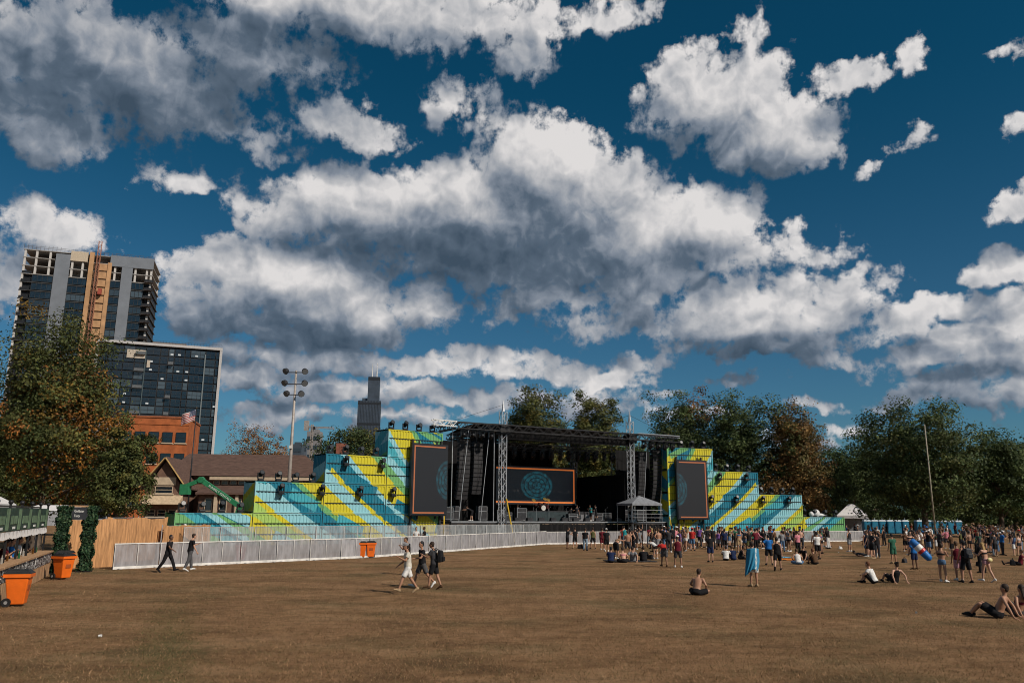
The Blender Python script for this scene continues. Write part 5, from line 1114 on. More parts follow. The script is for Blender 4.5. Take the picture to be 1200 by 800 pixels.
def body_mesh(pn):
    j = POSES[pn]; b = MB(); P, T = j['P'], j['T']
    b.tube([P-T*.09, P-T*.02, P+T*.12, P+T*.27, P+T*.38, P+T*.455, P+T*.49], [(.12, .09), (.168, .118), (.138, .098), (.158, .112), (.168, .108), (.13, .08), (.07, .06)], 14, True, XA)
    b.tube([P+T*.43, j['neck'], lerp(j['neck'], j['head'], .8)], [.062, .054, .052], 10, True, XA)
    h = j['head']; b.ball(h+V3((0, 0, .015)), (.077, .094, .112), 14, 10); b.ball(h+V3((0, .03, -.055)), (.056, .062, .062), 10, 8); b.ball(h+V3((0, .098, -.015)), (.014, .022, .022), 6, 5)
    for s in (-1, 1): b.ball(h+V3((s*.079, -.005, -.005)), (.012, .02, .03), 6, 5)
    for n in 'LR':
        sh, el, wr, hn = j['sh'+n], j['el'+n], j['wr'+n], j['hnd'+n]
        b.tube([lerp(sh, P+T*.44, .3), sh, lerp(sh, el, .4), el, lerp(el, wr, .3), wr, hn], [.05, .056, .048, .040, .041, .027, (.036, .022)], 9)
        hp, kn, an, to = j['hip'+n], j['knee'+n], j['ank'+n], j['toe'+n]
        b.tube([lerp(hp, P, .2), hp, lerp(hp, kn, .35), kn, lerp(kn, an, .3), lerp(kn, an, .7), an], [.08, .09, .080, .056, .057, .044, .037], 10)
        back = (an-to); back.z = 0; back = back.normalized() if back.length > .01 else V3((0, -1, 0))
        b.tube([an+back*.055+V3((0, 0, -.035)), lerp(an, to, .3)+V3((0, 0, -.012)), to], [(.034, .036), (.042, .036), (.038, .022)], 8)
    me = remesh(b, 'body', .021, 3); f = MB()
    for s, n in ((-1, 'L'), (1, 'R')):
        wr, hn = j['wr'+n], j['hnd'+n]; d = (hn-wr).normalized(); sd = d.cross(V3((0, 0, 1))) if abs(d.z) < .8 else d.cross(V3((1, 0, 0))); sd.normalize(); up = sd.cross(d)
        for q, L in enumerate((.068, .078, .074, .058)):
            r0 = lerp(wr, hn, .85)+sd*(.027-.018*q); f.tube([r0, r0+d*L*.5, r0+d*L*.8+up*-.012, r0+d*L+up*-.028], [.0095, .009, .0085, .006], 6)
        r0 = lerp(wr, hn, .25)+sd*.022; f.tube([r0, r0+sd*.028+d*.025, r0+sd*.034+d*.055], [.012, .011, .008], 6)
    return join_mesh(me, f)
def piece_mesh(pn, kind):
    j = POSES[pn]; b = MB(); P, T = j['P'], j['T']; h = j['head']
    if kind in ('tee', 'tank', 'bikini', 'hoodie'):
        if kind == 'bikini': b.tube([P+T*.265, P+T*.30, P+T*.36], [(.166, .122), (.176, .128), (.168, .112)], 14, True, XA)
        else:
            top = [P-T*.05, P+T*.02, P+T*.13, P+T*.27, P+T*.38, P+T*.45, P+T*.485]
            rr = [(.188, .142), (.186, .140), (.165, .124), (.178, .130), (.184, .124), (.148 if kind != 'tank' else .12, .096), (.088, .078)]
            b.tube(top, rr, 16, True, XA)
            if kind != 'tank':
                ln = .58 if kind == 'tee' else 1.0
                for n in 'LR':
                    sh, el, wr = j['sh'+n], j['el'+n], j['wr'+n]; b.tube([lerp(sh, P+T*.44, .45), sh, lerp(sh, el, ln*.5), lerp(sh, el, ln)], [.066, .076, .074, .074 if kind == 'tee' else .058], 10)
                    if kind == 'hoodie': b.tube([lerp(sh, el, .95), el, lerp(el, wr, .92)], [.06, .06, .046], 10)
        return remesh(b, 'shirt', .019, 3)
    if kind in ('shorts', 'pants', 'brief'):
        b.tube([P+T*.075, P+T*.02, P-T*.05, P-T*.10], [(.155, .118), (.180, .132), (.186, .136), (.15, .12)], 14, True, XA)
        for n in 'LR':
            hp, kn, an = j['hip'+n], j['knee'+n], j['ank'+n]
            if kind == 'brief': b.tube([hp, lerp(hp, kn, .28)], [.103, .102], 12)
            elif kind == 'shorts': b.tube([lerp(hp, P, .3), hp, lerp(hp, kn, .45), lerp(hp, kn, .86)], [.09, .108, .104, .098], 12)
            else: b.tube([lerp(hp, P, .3), hp, lerp(hp, kn, .5), kn, lerp(kn, an, .4), lerp(kn, an, .95)], [.09, .106, .096, .076, .074, .066], 12)
        return remesh(b, 'trousers' if kind == 'pants' else 'shorts', .019, 3)
    if kind in ('hair', 'long_hair', 'cap', 'bun'):
        b.ball(h+V3((0, -.022, .042)), (.087, .096, .098), 14, 9); b.ball(h+V3((0, -.045, -.01)), (.078, .062, .08), 12, 8)
        if kind == 'long_hair': b.tube([h+V3((0, -.06, .04)), h+V3((0, -.085, -.08)), h+V3((0, -.115, -.2)), h+V3((0, -.12, -.32))], [(.08, .05), (.092, .05), (.10, .042), (.07, .025)], 12, True, XA)
        if kind == 'bun': b.ball(h+V3((0, -.10, .11)), .05)
        me = remesh(b, 'hair', .016, 2)
        return me
    if kind == 'cap_hat':
        b.ball(h+V3((0, -.008, .062)), (.094, .106, .082), 14, 8); b.tube([h+V3((0, .06, .055)), h+V3((0, .13, .048)), h+V3((0, .18, .035))], [(.075, .014), (.072, .012), (.045, .010)], 10, True, XA); return remesh(b, 'cap', .013, 2)
    if kind == 'sun_hat':
        b.ball(h+V3((0, -.005, .07)), (.096, .108, .085), 14, 8); b.tube([h+V3((0, 0, .062)), h+V3((0, 0, .045))], [.17, .185], 16); return remesh(b, 'hat', .013, 1)
    if kind in ('shoeL', 'shoeR'):
        n = kind[-1]; an, to = j['ank'+n], j['toe'+n]; back = (an-to); back.z = 0; back = back.normalized() if back.length > .01 else V3((0, -1, 0)); fwd = (to-an).normalized()
        b.tube([an+back*.075+V3((0, 0, -.03)), an+V3((0, 0, -.02)), lerp(an, to, .55)+V3((0, 0, .002)), to+fwd*.035+V3((0, 0, .006)), to+fwd*.05], [(.036, .044), (.047, .052), (.050, .038), (.042, .028), (.02, .014)], 10)
        b.tube([an+V3((0, 0, -.03)), an+V3((0, 0, .045))], [.05, .05], 10); return remesh(b, 'shoe', .014, 2)
    if kind == 'eye': b.ball((0, 0, 0), (.012, .008, .009), 8, 6); return b.mesh('eye', True)
CACHE = {}
def cached(pn, kind):
    if (pn, kind) not in CACHE: CACHE[(pn, kind)] = body_mesh(pn) if kind == 'body' else piece_mesh(pn, kind)
    return CACHE[(pn, kind)]
SKIN = {'fair': (.46, .26, .18), 'tan': (.36, .19, .12), 'olive': (.27, .145, .09), 'brown': (.14, .070, .042), 'dark': (.07, .036, .024)}
COL = {'black': (.014, .014, .016), 'charcoal': (.04, .04, .045), 'dark grey': (.08, .08, .085), 'grey': (.22, .22, .23), 'white': (.68, .67, .65), 'cream': (.60, .56, .48), 'red': (.45, .03, .025), 'maroon': (.13, .015, .025), 'navy': (.015, .025, .07), 'blue': (.02, .14, .42), 'sky blue': (.12, .38, .60), 'denim': (.09, .16, .27), 'pale denim': (.22, .30, .38), 'teal': (.02, .22, .24), 'green': (.03, .11, .07), 'olive': (.09, .09, .035), 'pink': (.55, .20, .24), 'rose': (.40, .22, .25), 'orange': (.65, .20, .03), 'yellow': (.62, .50, .06), 'purple': (.16, .08, .25), 'tan': (.38, .27, .16), 'brown': (.10, .055, .03), 'blond': (.36, .23, .09), 'dark brown': (.035, .02, .013), 'auburn': (.13, .05, .02)}
def cloth(c): return mat('cloth_'+c.replace(' ', '_'), COL[c], .9, 0, .22, 9, .5, .15)
def skin(c): return mat('skin_'+c, SKIN[c], .55, 0, .07, 6, 0, .35)
def hairm(c): return mat('hair_'+c.replace(' ', '_'), COL[c], .6, 0, .35, 30, .4)
PNAMES = {'tee': 'shirt', 'tank': 'tank_top', 'bikini': 'bikini_top', 'hoodie': 'sweatshirt', 'shorts': 'shorts', 'pants': 'trousers', 'brief': 'short_shorts', 'hair': 'hair', 'long_hair': 'hair', 'bun': 'hair', 'cap_hat': 'cap', 'sun_hat': 'sun_hat', 'shoeL': 'shoe', 'shoeR': 'shoe'}
def person(label, pose, loc, rz, top=None, tc_='black', bottom='shorts', bc='black', sk='tan', hair='hair', hc='dark brown', hat=None, hatc='white', shoes='white', h=1.72, group=None, face=False, z=0):
    t = thing('person', label, 'person', (loc[0], loc[1], z), rz, group); k = h/1.74; t.scale = (k, k, k)
    def add(kind, m):
        me = cached(pose, kind); o = bpy.data.objects.new(PNAMES.get(kind, kind), me); C.objects.link(o); o.parent = t
        if len(me.materials) == 0: me.materials.append(m)
        o.material_slots[0].link = 'OBJECT'; o.material_slots[0].material = m; return o
    add('body', skin(sk))
    if top: add(top, cloth(tc_))
    if bottom: add(bottom, cloth(bc))
    if hair: add(hair, hairm(hc))
    if hat: add(hat, cloth(hatc))
    if shoes:
        for q in ('shoeL', 'shoeR'): add(q, cloth(shoes))
    if face:
        for s in (-1, 1): o = add('eye', mat('eye_dark', (.02, .015, .012), .3)); o.location = POSES[pose]['head']+V3((s*.032, .088, .014))
    return t
def at(px, py, top_y=None):
    g = G(px, py); hh = None
    if top_y is not None: hh = W(px, top_y, g.y).z
    return (g.x, g.y), hh
AWAY, LEFT, RIGHT, TOWARD = 0.0, math.pi/2, -math.pi/2, math.pi
def P_(label, pose, px, py, rz, h=1.7, **kw): g = G(px, py); return person(label, pose, (g.x, g.y), rz, h=h, **kw)
# named figures in the open field
P_('person in cream shirt, white shorts and cap walking across the open field', 'walk_hold', 477, 695, LEFT+.35, 1.70, top='tee', tc_='cream', bottom='shorts', bc='white', hat='cap_hat', hatc='grey', sk='tan', shoes='tan', face=True)
P_('person in black shirt, dark grey shorts and white shoes walking behind the cream shirt', 'walk2', 494, 688, LEFT+.5, 1.72, top='tee', bottom='shorts', bc='dark grey', face=True, hc='black')
wb = P_('person in charcoal shirt and black shorts carrying a black backpack, walking', 'walk3', 508, 690.5, LEFT-.3, 1.68, top='tee', tc_='charcoal', bottom='shorts', shoes='brown', hc='dark brown', face=True)
P_('person in dark clothes raising hands to the face near the walking trio', 'phone', 477, 673, LEFT+.6, 1.66, top='tee', tc_='black', bottom='pants', bc='charcoal', shoes='black', face=True)
P_('person in black shirt and black trousers striding beside the long barrier row', 'walk', 195, 670.5, RIGHT-.1, 1.68, top='tee', bottom='pants', bc='black', sk='brown', hc='black', shoes='black', face=True)
P_('person in black shirt, grey jeans and white shoes beside the long barrier row', 'walk3', 221, 669, RIGHT+.7, 1.70, top='tee', bottom='pants', bc='dark grey', sk='fair', shoes='white', face=True)
P_('shirtless person in black shorts sitting bent forward alone on the grass', 'sit_cross', 816, 697, AWAY-.7, 1.75, top=None, bottom='shorts', sk='tan', hc='dark brown', shoes='black')
cp = P_('person wrapped in a blue flag cape with white shorts, standing', 'stand', 884, 687, AWAY+.15, 1.72, top='hoodie', tc_='charcoal', bottom='shorts', bc='white', sk='tan', hair='hair', hc='dark brown', shoes='tan')
P_('person in white patterned shirt and black shorts sitting on the grass', 'sit_hug', 1025, 683.5, AWAY+.75, 1.72, top='tee', tc_='white', sk='fair', hc='auburn', shoes='black')
P_('person in black top leaning back on straight arms on the grass', 'sit_back', 1049, 682.5, AWAY+.2, 1.68, top='tank', sk='fair', hair='bun', hc='dark brown', bottom='shorts', shoes='black')
P_('shirtless person leaning back on both arms with legs stretched out', 'sit_back', 1171, 724, AWAY+.85, 1.80, top=None, bottom='shorts', sk='tan', hc='dark brown', shoes='black')
P_('long-haired person sitting close beside the shirtless one leaning back', 'sit_back', 1193, 722, AWAY+.3, 1.72, top='bikini', tc_='maroon', bottom='shorts', bc='charcoal', sk='tan', hair='long_hair', hc='dark brown', shoes=None)
P_('person in blue top and navy shorts holding a striped inflatable', 'arm_up', 1073, 667, AWAY+.3, 1.62, top='tee', tc_='blue', bottom='shorts', bc='navy', sk='brown', hc='black', shoes='brown')
P_('person in dark bikini top and denim shorts looking at something in hand', 'phone', 1106, 682, AWAY-.9, 1.60, top='bikini', tc_='black', bottom='brief', bc='denim', sk='tan', hair='bun', hc='dark brown')
P_('person in maroon tank top and rose shorts beside the backpack wearer', 'stand', 1125, 680, AWAY-.1, 1.68, top='tank', tc_='maroon', bottom='shorts', bc='rose', sk='olive', hc='brown', shoes='white')
bp = P_('person in black shirt and black shorts wearing a large black backpack', 'stand_wide', 1134, 683, AWAY+.1, 1.74, top='tank', bottom='shorts', sk='tan', hc='black', shoes='black')
yb = P_('long-haired person with bare back, pale shorts and a yellow waist bag', 'walk3', 1158, 682, AWAY+.5, 1.64, top='bikini', tc_='black', bottom='brief', bc='rose', sk='fair', hair='long_hair', hc='blond', shoes='white')
P_('person in long black hoodie standing behind the yellow waist bag', 'stand', 1152, 671, AWAY, 1.72, top='hoodie', bottom='pants', sk='olive', hair='long_hair', hc='black', shoes='black')
P_('person in maroon top reclining on the grass at the edge of the crowd', 'sit_legs', 1196, 662, AWAY+1.0, 1.72, top='tee', tc_='maroon', sk='olive', hc='brown', shoes='black')
P_('person in green shirt and dark green shorts standing at the back of a group', 'stand', 1048, 660, AWAY+.2, 1.74, top='tee', tc_='green', bottom='shorts', bc='green', sk='tan', hc='black', shoes='tan')
P_('person in black dress-length top with bare legs standing apart', 'stand', 833, 658.5, AWAY, 1.70, top='tee', tc_='black', bottom='shorts', bc='navy', sk='fair', hc='dark brown', shoes='black')
P_('person in bright blue shirt and black shorts standing before the crowd', 'hip', 902, 662, AWAY-.2, 1.70, top='tee', tc_='blue', sk='fair', hc='black', shoes='black')
P_('person in black tank top and black shorts striding before the crowd', 'walk2', 912, 668.5, AWAY-.4, 1.70, top='tank', sk='fair', hc='black', shoes='black')
P_('person in red top and dark grey shorts stooping near the seated row', 'bend', 779, 664, AWAY+.1, 1.64, top='tee', tc_='red', bottom='shorts', bc='dark grey', sk='olive', hc='dark brown', shoes='brown')
P_('person in maroon tank top and white cap standing with legs apart', 'stand_wide', 795, 665, AWAY-.2, 1.66, top='tank', tc_='maroon', bottom='shorts', bc='charcoal', sk='olive', hc='brown', hat='cap_hat', shoes='white')
P_('person in white top crouching between the seated row and red top', 'bend', 769, 655, AWAY+.7, 1.45, top='tee', tc_='white', bottom='brief', bc='black', sk='fair')
P_('person in black shirt seated at one end of the seated row', 'sit_hug', 716, 659, AWAY-.2, 1.74, top='tee', tc_='navy', sk='tan', hc='black', shoes='black')
P_('person with bare back seated in the row before the crowd', 'sit_cross', 731, 659, AWAY+.1, 1.74, top='bikini', tc_='pink', sk='fair', hc='dark brown', shoes='black')
P_('person in grey shirt leaning back in the seated row', 'sit_back', 742, 658, AWAY-.3, 1.74, top='tee', tc_='grey', sk='fair', hc='dark brown', shoes='black')
P_('person in black hoodie seated at the far end of the seated row', 'sit_hug', 755, 658, AWAY, 1.74, top='hoodie', tc_='black', bottom='pants', sk='fair', hc='dark brown', shoes='black')
P_('person in white shirt seated beside the navy one on the grass', 'sit_hug', 851, 656.5, AWAY-.3, 1.74, top='tee', tc_='white', sk='tan', hc='black', shoes='black')
P_('person in navy hoodie seated beside the white shirt on the grass', 'sit_hug', 860, 656, AWAY+.2, 1.74, top='hoodie', tc_='navy', bottom='pants', bc='navy', sk='tan', hc='brown', shoes='black')
P_('person in black tank seated next to the navy hoodie', 'sit_cross', 867, 655, RIGHT, 1.72, top='tank', sk='brown', hc='black', shoes='black')
P_('person in white tank top and denim shorts seated beside the orange blanket', 'sit_cross', 936, 661, AWAY, 1.74, top='tank', tc_='white', bottom='shorts', bc='denim', sk='fair', hc='brown', shoes='black')
P_('person in black shirt reclining near the orange blanket', 'sit_legs', 944, 656, AWAY-1.2, 1.74, top='tee', sk='fair', hc='dark brown', shoes='black')
P_('person in brown top seated with a black bag near the orange blanket', 'sit_hug', 956, 661, AWAY+.3, 1.74, top='tee', tc_='brown', sk='tan', hc='auburn', shoes='black')
P_('person in white shirt and black shorts standing over the seated group', 'stand', 959, 655, AWAY, 1.74, top='tee', tc_='white', bottom='shorts', sk='olive', hc='black', shoes='black')
P_('person in pink patterned shirt and black trousers standing before the barrier', 'stand', 936, 650, AWAY+.3, 1.70, top='tee', tc_='pink', bottom='pants', bc='black', sk='fair', hc='dark brown', shoes='black')
P_('person lying flat on the grass beside the standing group', 'lie', 1012, 652, LEFT+2.9, 1.72, top='tee', tc_='charcoal', sk='fair', hc='brown', shoes='white')
P_('person in white shorts bending down among the standing group', 'bend', 1020, 652, AWAY, 1.66, top='tee', tc_='black', bottom='shorts', bc='white', sk='tan', hc='black')
for lb, ps, px, py, rz, kw in (
 ('person in charcoal shirt with arms raised at the start of the crowd', 'phone', 665, 643, RIGHT+.4, dict(tc_='charcoal', sk='olive', shoes='brown')),
 ('person in black shirt with hands on hips beside the charcoal shirt', 'hip', 674, 642.5, AWAY+.3, dict(tc_='black', bc='black', sk='fair', shoes='tan')),
 ('person in black shirt and pale jeans near the start of the crowd', 'stand', 686, 645, AWAY-.3, dict(tc_='black', bottom='pants', bc='pale denim', sk='fair', shoes='black')),
 ('person in olive tank top and black shorts next to the pale jeans', 'stand_wide', 695, 643, AWAY+.2, dict(top='tank', tc_='olive', sk='tan', shoes='black')),
 ('person in maroon shirt beside the white cap before the stage', 'stand', 706, 644, AWAY, dict(tc_='maroon', bc='maroon', sk='tan')),
 ('person in black shirt and white cap beside the maroon shirt', 'stand', 711, 646, AWAY, dict(tc_='black', hat='cap_hat', sk='tan')),
 ('person in olive bikini top leaning over the seated row', 'bend', 722, 655, AWAY-.6, dict(top='bikini', tc_='olive', sk='tan', hair='long_hair', hc='auburn')),
 ('shirtless person standing behind the seated row', 'stand_wide', 736, 652, AWAY-.2, dict(top=None, sk='tan', bc='charcoal')),
 ('person in black tank top talking behind the seated row', 'hip', 743, 651, LEFT, dict(top='tank', sk='fair'))):
    kw = dict(dict(top='tee', bottom='shorts', bc='black'), **kw); P_(lb, ps, px, py, rz, 1.72, **kw)
# behind the barriers
person('person in white and black shirt behind the long barrier row', 'stand', (GX(487, 62), 62), TOWARD, top='tee', tc_='white', bottom='pants', bc='black', sk='tan', h=1.74, face=True)
person('person in black shirt behind the long barrier row near the screen', 'arms_folded', (GX(497, 62), 62), LEFT, top='tee', tc_='black', bottom='pants', bc='black', sk='olive', h=1.76, face=True)
person('person in black with white cap behind the see-through barrier end', 'stand', (GX(213.5, 50.5), 50.5), TOWARD+.4, top='tee', tc_='black', bottom='pants', bc='black', sk='olive', hat='cap_hat', h=1.98, face=True)
for i, (s, d_, c) in enumerate(((9.3, 1.6, 'black'), (10.4, 1.9, 'charcoal'), (12.0, 1.5, 'teal'), (13.2, 2.2, 'black'), (-2.9, 1.0, 'black'), (3.0, 2.0, 'dark grey'))):
    q = sp(s, d_); person('crew member in %s shirt %s' % (c, ['beside the riser', 'handling cases', 'near the shade canopy', 'by the amplifiers', 'on the fieldhouse-side deck', 'near the fieldhouse-side tower'][i]+' on the stage'), ['bend', 'stand', 'phone', 'walk3', 'bend', 'stand'][i], (q.x, q.y), random.uniform(0, 6), top='tee', tc_=c, bottom='shorts', bc='black', sk=['tan', 'fair', 'brown'][i % 3], z=DZ+.002, h=1.74)
for i, (x, c) in enumerate(((5.2, 'black'), (7.3, 'maroon'), (9.0, 'blue'), (10.6, 'white'), (12.6, 'charcoal'))):
    q = BO+Matrix.Rotation(BA, 3, 'Z') @ V3((x, .42, 0)); person('vendor in %s shirt %s' % (c, 'behind the stall counter'), ['stand', 'phone', 'hip', 'stand', 'arms_folded'][i], (q.x, q.y), BA+math.pi, top='tee', tc_=c, bottom='pants', bc='black', sk=['tan', 'olive', 'fair', 'tan', 'brown'][i], h=1.72, face=True)
# the crowd at large
rc = random.Random(21)
TOPC = ['black']*12+['charcoal']*5+['dark grey']*2+['grey', 'white', 'white', 'maroon', 'maroon', 'red', 'navy', 'navy', 'navy', 'teal', 'green', 'olive', 'olive', 'pink', 'blue', 'purple', 'brown', 'brown', 'cream']+['black']*4
BOTC = ['black']*8+['charcoal']*4+['navy', 'denim', 'denim', 'tan', 'grey', 'white', 'olive', 'pale denim']
def crowd(n, place, group, sampler, dens=.42, face_stage=True, taken=[]):
    k = 0; tries = 0
    while k < n and tries < n*60:
        tries += 1; px, py = sampler(); g = G(px, py)
        if any((g.x-a)**2+(g.y-b)**2 < dens**2 for a, b in taken): continue
        taken.append((g.x, g.y)); k += 1
        top = rc.choices(['tee', 'tank', 'bikini', None, 'hoodie'], [10, 5, 2.2, 1.6, 1.4])[0]; bot = rc.choices(['shorts', 'pants', 'brief'], [8, 4, 3 if top in ('tank', 'bikini') else .3])[0]
        if top == 'bikini' and bot == 'pants': bot = 'brief'
        tcl, bcl = rc.choice(TOPC), rc.choice(BOTC); ps = rc.choices(['stand', 'stand_wide', 'arms_folded', 'phone', 'hip', 'arm_up', 'walk3', 'walk'], [7, 5, 4, 4, 4, .8, 2, 1])[0]
        fem = top == 'bikini' or (top == 'tank' and rc.random() < .5) or rc.random() < .25; hr = rc.choice(['long_hair', 'bun']) if fem else 'hair'; hat = rc.choices([None, 'cap_hat', 'sun_hat'], [10, 2, .6])[0]; hc_ = rc.choice(['white', 'black', 'white', 'red', 'blue'])
        rz = math.atan2(-(8-g.x), 92-g.y)+rc.gauss(0, .45) if face_stage else rc.uniform(0, 6.28)
        if rc.random() < .2: rz = rc.uniform(0, 6.28)
        tn = {'tee': 'shirt', 'tank': 'tank top', 'bikini': 'bikini top', 'hoodie': 'hoodie', None: 'bare back'}[top]; bn = {'shorts': 'shorts', 'pants': 'trousers', 'brief': 'hot pants'}[bot]
        lb = 'person %s %s %s%s %s' % ('with' if top is None else 'in', tn if top is None else tcl+' '+tn, '' if hat else 'and '+bcl+' '+bn, '' if not hat else 'and %s %s' % (hc_, 'cap' if hat == 'cap_hat' else 'sun hat'), place)
        person(lb, ps, (g.x, g.y), rz, top=top, tc_=tcl, bottom=bot, bc=bcl, sk=rc.choices(list(SKIN), [4, 6, 4, 2, 1])[0], hair=hr, hc=rc.choices(['black', 'dark brown', 'brown', 'auburn', 'blond'], [5, 6, 3, 1, 1.3])[0], hat=hat, hatc=hc_, shoes=rc.choice(['white', 'black', 'black', 'tan', 'grey']), h=rc.gauss(1.78 if not fem else 1.68, .05), group=group)
crowd(100, 'in the crowd before the stage', 'crowd before the stage', lambda: (lambda x: (x, 637.5+3.0+abs(rc.gauss(0, 3.6))-(x-700)*.009))(rc.triangular(700, 985, 800)), .45)
crowd(12, 'strolling by the last barriers', 'strollers by the last barriers', lambda: (rc.uniform(880, 1000), rc.uniform(638, 650)), .6)
crowd(12, 'in the tight group past the barriers', 'tight group past the last barrier', lambda: (rc.gauss(1030, 10), rc.uniform(636, 655)), .42)
crowd(70, 'under the big spreading tree', 'crowd under the big spreading tree', lambda: (rc.uniform(1062, 1210), rc.uniform(630, 652)), .5)
crowd(40, 'near the blue toilets', 'back of the crowd by the blue toilets', lambda: (rc.uniform(1085, 1215), rc.uniform(624, 632)), .6)
crowd(10, 'between toilets and containers', 'strollers near the toilets', lambda: (rc.uniform(985, 1080), rc.uniform(626.5, 631)), .8, False)

# things people carry
def cape():
    j = POSES['stand']; mb = MB(); nu, nv = 28, 20
    for b in range(nv+1):
        v = b/nv
        for a in range(nu+1):
            u = a/nu*2-1; ang = u*(1.65-.55*v)-math.pi/2-.25*v; r = .185+.10*v+.035*math.sin(u*13+v*4)*(v+.15)
            mb.v.append((math.cos(ang)*(r+.05*(1-v))-.15*v*v, math.sin(ang)*r*.95-.02, 1.50-.04*abs(u)-v*(.93+.13*math.sin(u*2.2+.6)*-1)-.03*(1-abs(u))*0))
    for b in range(nv):
        for a in range(nu): k = b*(nu+1)+a; mb.f.append((k, k+1, k+nu+2, k+nu+1))
    m = bpy.data.materials.new('flag_cape'); m.use_nodes = True; k = NT(m.node_tree); bs = m.node_tree.nodes['Principled BSDF']; o = k.new('ShaderNodeTexCoord').outputs['Object']; s = k.new('ShaderNodeSeparateXYZ'); k.put(s.inputs[0], o)
    n = k.noise(o, 4, 3, .6); f = k.sstep(k.math('ABSOLUTE', k.math('ADD', k.math('SUBTRACT', s.outputs[0], .0), k.math('MULTIPLY_ADD', n, .12, k.math('MULTIPLY', s.outputs[2], -.08)))), .05, .02)
    k.l.new(k.mix(k.math('MULTIPLY', f, k.sstep(n, .38, .52)), (.01, .17, .30), (.50, .55, .56)), bs.inputs['Base Color']); bs.inputs['Roughness'].default_value = .75
    o = mobj('flag_cape', mb.mesh('flag_cape', True), m); sm = o.modifiers.new('thick', 'SOLIDIFY'); sm.thickness = .008; o.location = cp.location; o.rotation_euler = cp.rotation_euler; o.scale = cp.scale; tag(o, 'blue flag worn as a cape with a pale streak', 'cape')
cape()
def backpack(of, label, m, dz=0.0, back=-.26):
    t = thing('backpack', label, 'backpack', of.location, of.rotation_euler.z); t.scale = of.scale
    b = MB().poly([(-.15,back-.10,1.02),(.15,back-.10,1.02),(.16,back+.1,1.0),(-.16,back+.1,1.0),(-.13,back-.07,1.44),(.13,back-.07,1.44),(.14,back+.1,1.46),(-.14,back+.1,1.46)], [(0,3,2,1),(4,5,6,7),(0,1,5,4),(1,2,6,5),(2,3,7,6),(3,0,4,7)]).obj('bag', m, t); bevel(b, .05)
    bevel(MB().box((-.11, back-.15, 1.05), (.11, back-.095, 1.22)).obj('pocket', m, t), .02)
    for s in (-1, 1): MB().tube([(s*.11, back+.09, 1.44), (s*.12, .0, 1.52), (s*.12, .12, 1.40), (s*.13, .10, 1.18), (s*.14, back+.09, 1.08)], .016, 6).obj('strap', m, t)
backpack(wb, 'black backpack on the walking person in charcoal shirt', cloth('black')); backpack(bp, 'large black backpack on the person in black shorts', mat('nylon_black', (.022, .024, .03), .5, 0, .3, 12, .6))
t = thing('waist_bag', 'yellow patterned bag at the hip of the long-haired person', 'bag', yb.location, yb.rotation_euler.z); t.scale = yb.scale; mb = MB().ball((.05, -.17, 1.0), (.15, .09, .10), 14, 8); mb.obj('pouch', mat('yellow_floral', (.62, .52, .08), .7, 0, .3, 20, col2=(.62, .55, .42)), t, True); MB().tube([(.0+.185*math.cos(a_), .15*math.sin(a_)-.0, 1.01) for a_ in [i*math.pi/8 for i in range(17)]], .014, 6).obj('belt', cloth('black'), t)
def inflatable():
    A, B = W(1067, 632, 42.6), W(1091, 656, 42.2); t = thing('inflatable_tube', 'blue, white and red inflatable tube held at the edge of the crowd', 'inflatable', A); d = B-A
    for f0_, f1_, c in ((0, .30, 'blue'), (.30, .50, 'white'), (.50, .62, 'red'), (.62, 1.0, 'sky blue')):
        n = 6; pts = [d*(f0_+(f1_-f0_)*i/n) for i in range(n+1)]; q = lambda f: .15+.06*math.sin(math.pi*f)-(.10 if f < .02 or f > .98 else 0)
        MB().tube(pts, [q(f0_+(f1_-f0_)*i/n) for i in range(n+1)], 14).obj('segment', mat('vinyl_'+c.replace(' ', '_'), COL['blue'] if c == 'sky blue' else COL[c], .3), t, True)
inflatable()
def blanket(label, px, py, w, d_, c, rz):
    g = G(px, py); mb = MB(); rr = random.Random(px); n = 12
    for j in range(n+1):
        for i in range(n+1): mb.v.append((w*(i/n-.5), d_*(j/n-.5), .02+.06*abs(math.sin(i*1.1+j*.7))*rr.random()))
    for j in range(n):
        for i in range(n): a = j*(n+1)+i; mb.f.append((a, a+1, a+n+2, a+n+1))
    o = mb.obj('blanket', cloth(c), None, True); o.location = (g.x, g.y, 0); o.rotation_euler.z = rz; s = o.modifiers.new('t', 'SOLIDIFY'); s.thickness = .015; tag(o, label, 'blanket')
blanket('orange blanket spread on the grass before the crowd', 922, 655.5, 1.5, 1.4, 'orange', .2); blanket('dark blanket under the seated row', 738, 657.5, 3.0, 1.6, 'charcoal', .1); blanket('white and blue towel beside the orange blanket', 917, 653, .7, .8, 'sky blue', .5)
def ground_bag(label, px, py, s, c):
    g = G(px, py); t = thing('bag', label, 'bag', (g.x, g.y, 0), px*.3); bevel(MB().poly([(-s,-s*.6,0),(s,-s*.6,0),(s,s*.6,0),(-s,s*.6,0),(-s*.75,-s*.4,s*1.3),(s*.75,-s*.4,s*1.2),(s*.75,s*.4,s*1.2),(-s*.75,s*.4,s*1.4)], [(0,3,2,1),(4,5,6,7),(0,1,5,4),(1,2,6,5),(2,3,7,6),(3,0,4,7)]).obj('bag', cloth(c), t), s*.2)
    MB().tube([(-s*.5, 0, s*1.2), (-s*.3, .02, s*1.7), (s*.3, .02, s*1.7), (s*.5, 0, s*1.2)], .012, 6).obj('handle', cloth(c), t)
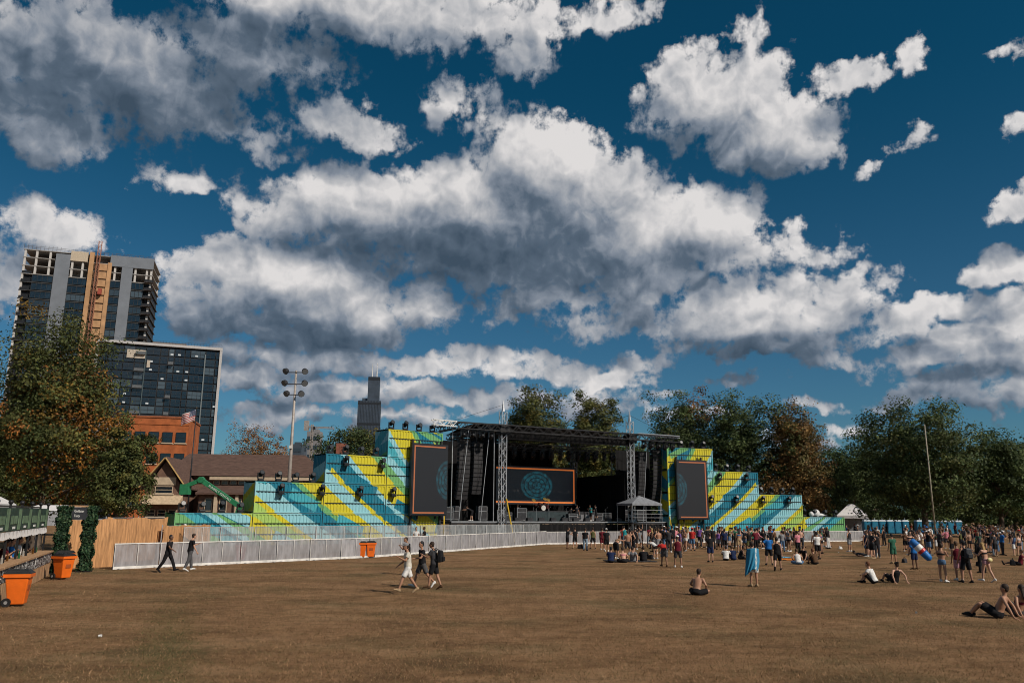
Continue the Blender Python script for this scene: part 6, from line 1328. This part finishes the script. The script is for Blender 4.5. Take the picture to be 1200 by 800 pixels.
ground_bag('dark bag on the grass between the first standing people', 680, 642.5, .25, 'black'); ground_bag('black bag on the grass beside the white crouching top', 762, 655, .22, 'black'); ground_bag('black bag on the grass beside the reclining maroon top', 1187, 662, .25, 'black'); ground_bag('small black bag at the feet of the long-haired group', 1148, 663, .2, 'black'); ground_bag('white paper bag lying on the open grass', 985, 643, .16, 'white'); ground_bag('dark bag beside the person lying flat', 1060, 659, .2, 'charcoal')
for i, (px, py) in enumerate(((115, 746), (983, 647), (829, 694), (1074, 718))):
    g = G(px, py); o = MB().tube([(0, 0, .026), (.06, .015, .026), (.066, .015, .026)], [.024, .031, .032], 10).obj('paper_cup', mat('paper_white', (.7, .69, .66), .7)); o.location = (g.x, g.y, 0); o.rotation_euler.z = i*1.3; tag(o, 'white paper cup lying on the dry grass', 'cup', 'paper cups littered on the grass')

# ------------------------------------------------------------------ dry grass blades in the near field
def grass():
    rng = np.random.default_rng(5); N = 210000; y = 12+34*rng.random(N)**1.6; x = (rng.random(N)*2-1)*(y*.72+2)
    cl = rng.normal(size=(N, 2))*.06; x += cl[:, 0]; y += cl[:, 1]
    h = rng.gamma(3, .009, N)+.010; a = rng.random(N)*6.283; w = rng.uniform(.003, .006, N)+y*.00006; lean = rng.normal(size=(N, 2))*h[:, None]*.9
    p = np.stack([x, y, np.zeros(N)], 1); u = np.stack([np.cos(a), np.sin(a), np.zeros(N)], 1)*w[:, None]
    V = np.stack([p-u, p+u, p+np.stack([lean[:, 0], lean[:, 1], h], 1)], 1).reshape(-1, 3); me = np_mesh('dry_grass', V, np.arange(N*3).reshape(-1, 3), None)
    pal = np.array([(.25, .145, .074), (.33, .205, .112), (.17, .10, .050), (.11, .078, .034), (.09, .08, .03)]); col = pal[rng.choice(5, N, p=[.3, .25, .22, .15, .08])]
    st = np.exp(-((x+.40*y+.1)/.7)**2)*(y < 27); gsel = rng.random(N) < st*.25; col[gsel] = (.06, .085, .025)
    attr(me, 'leaf_tint', np.repeat(np.hstack([col, np.ones((N, 1))]), 3, 0)); o = mobj('dry_grass', me, LEAF); tag(o, 'short dry brown grass covering the festival field', 'grass', None, 'stuff')
grass()

bpy.data.scenes.remove(TMP)
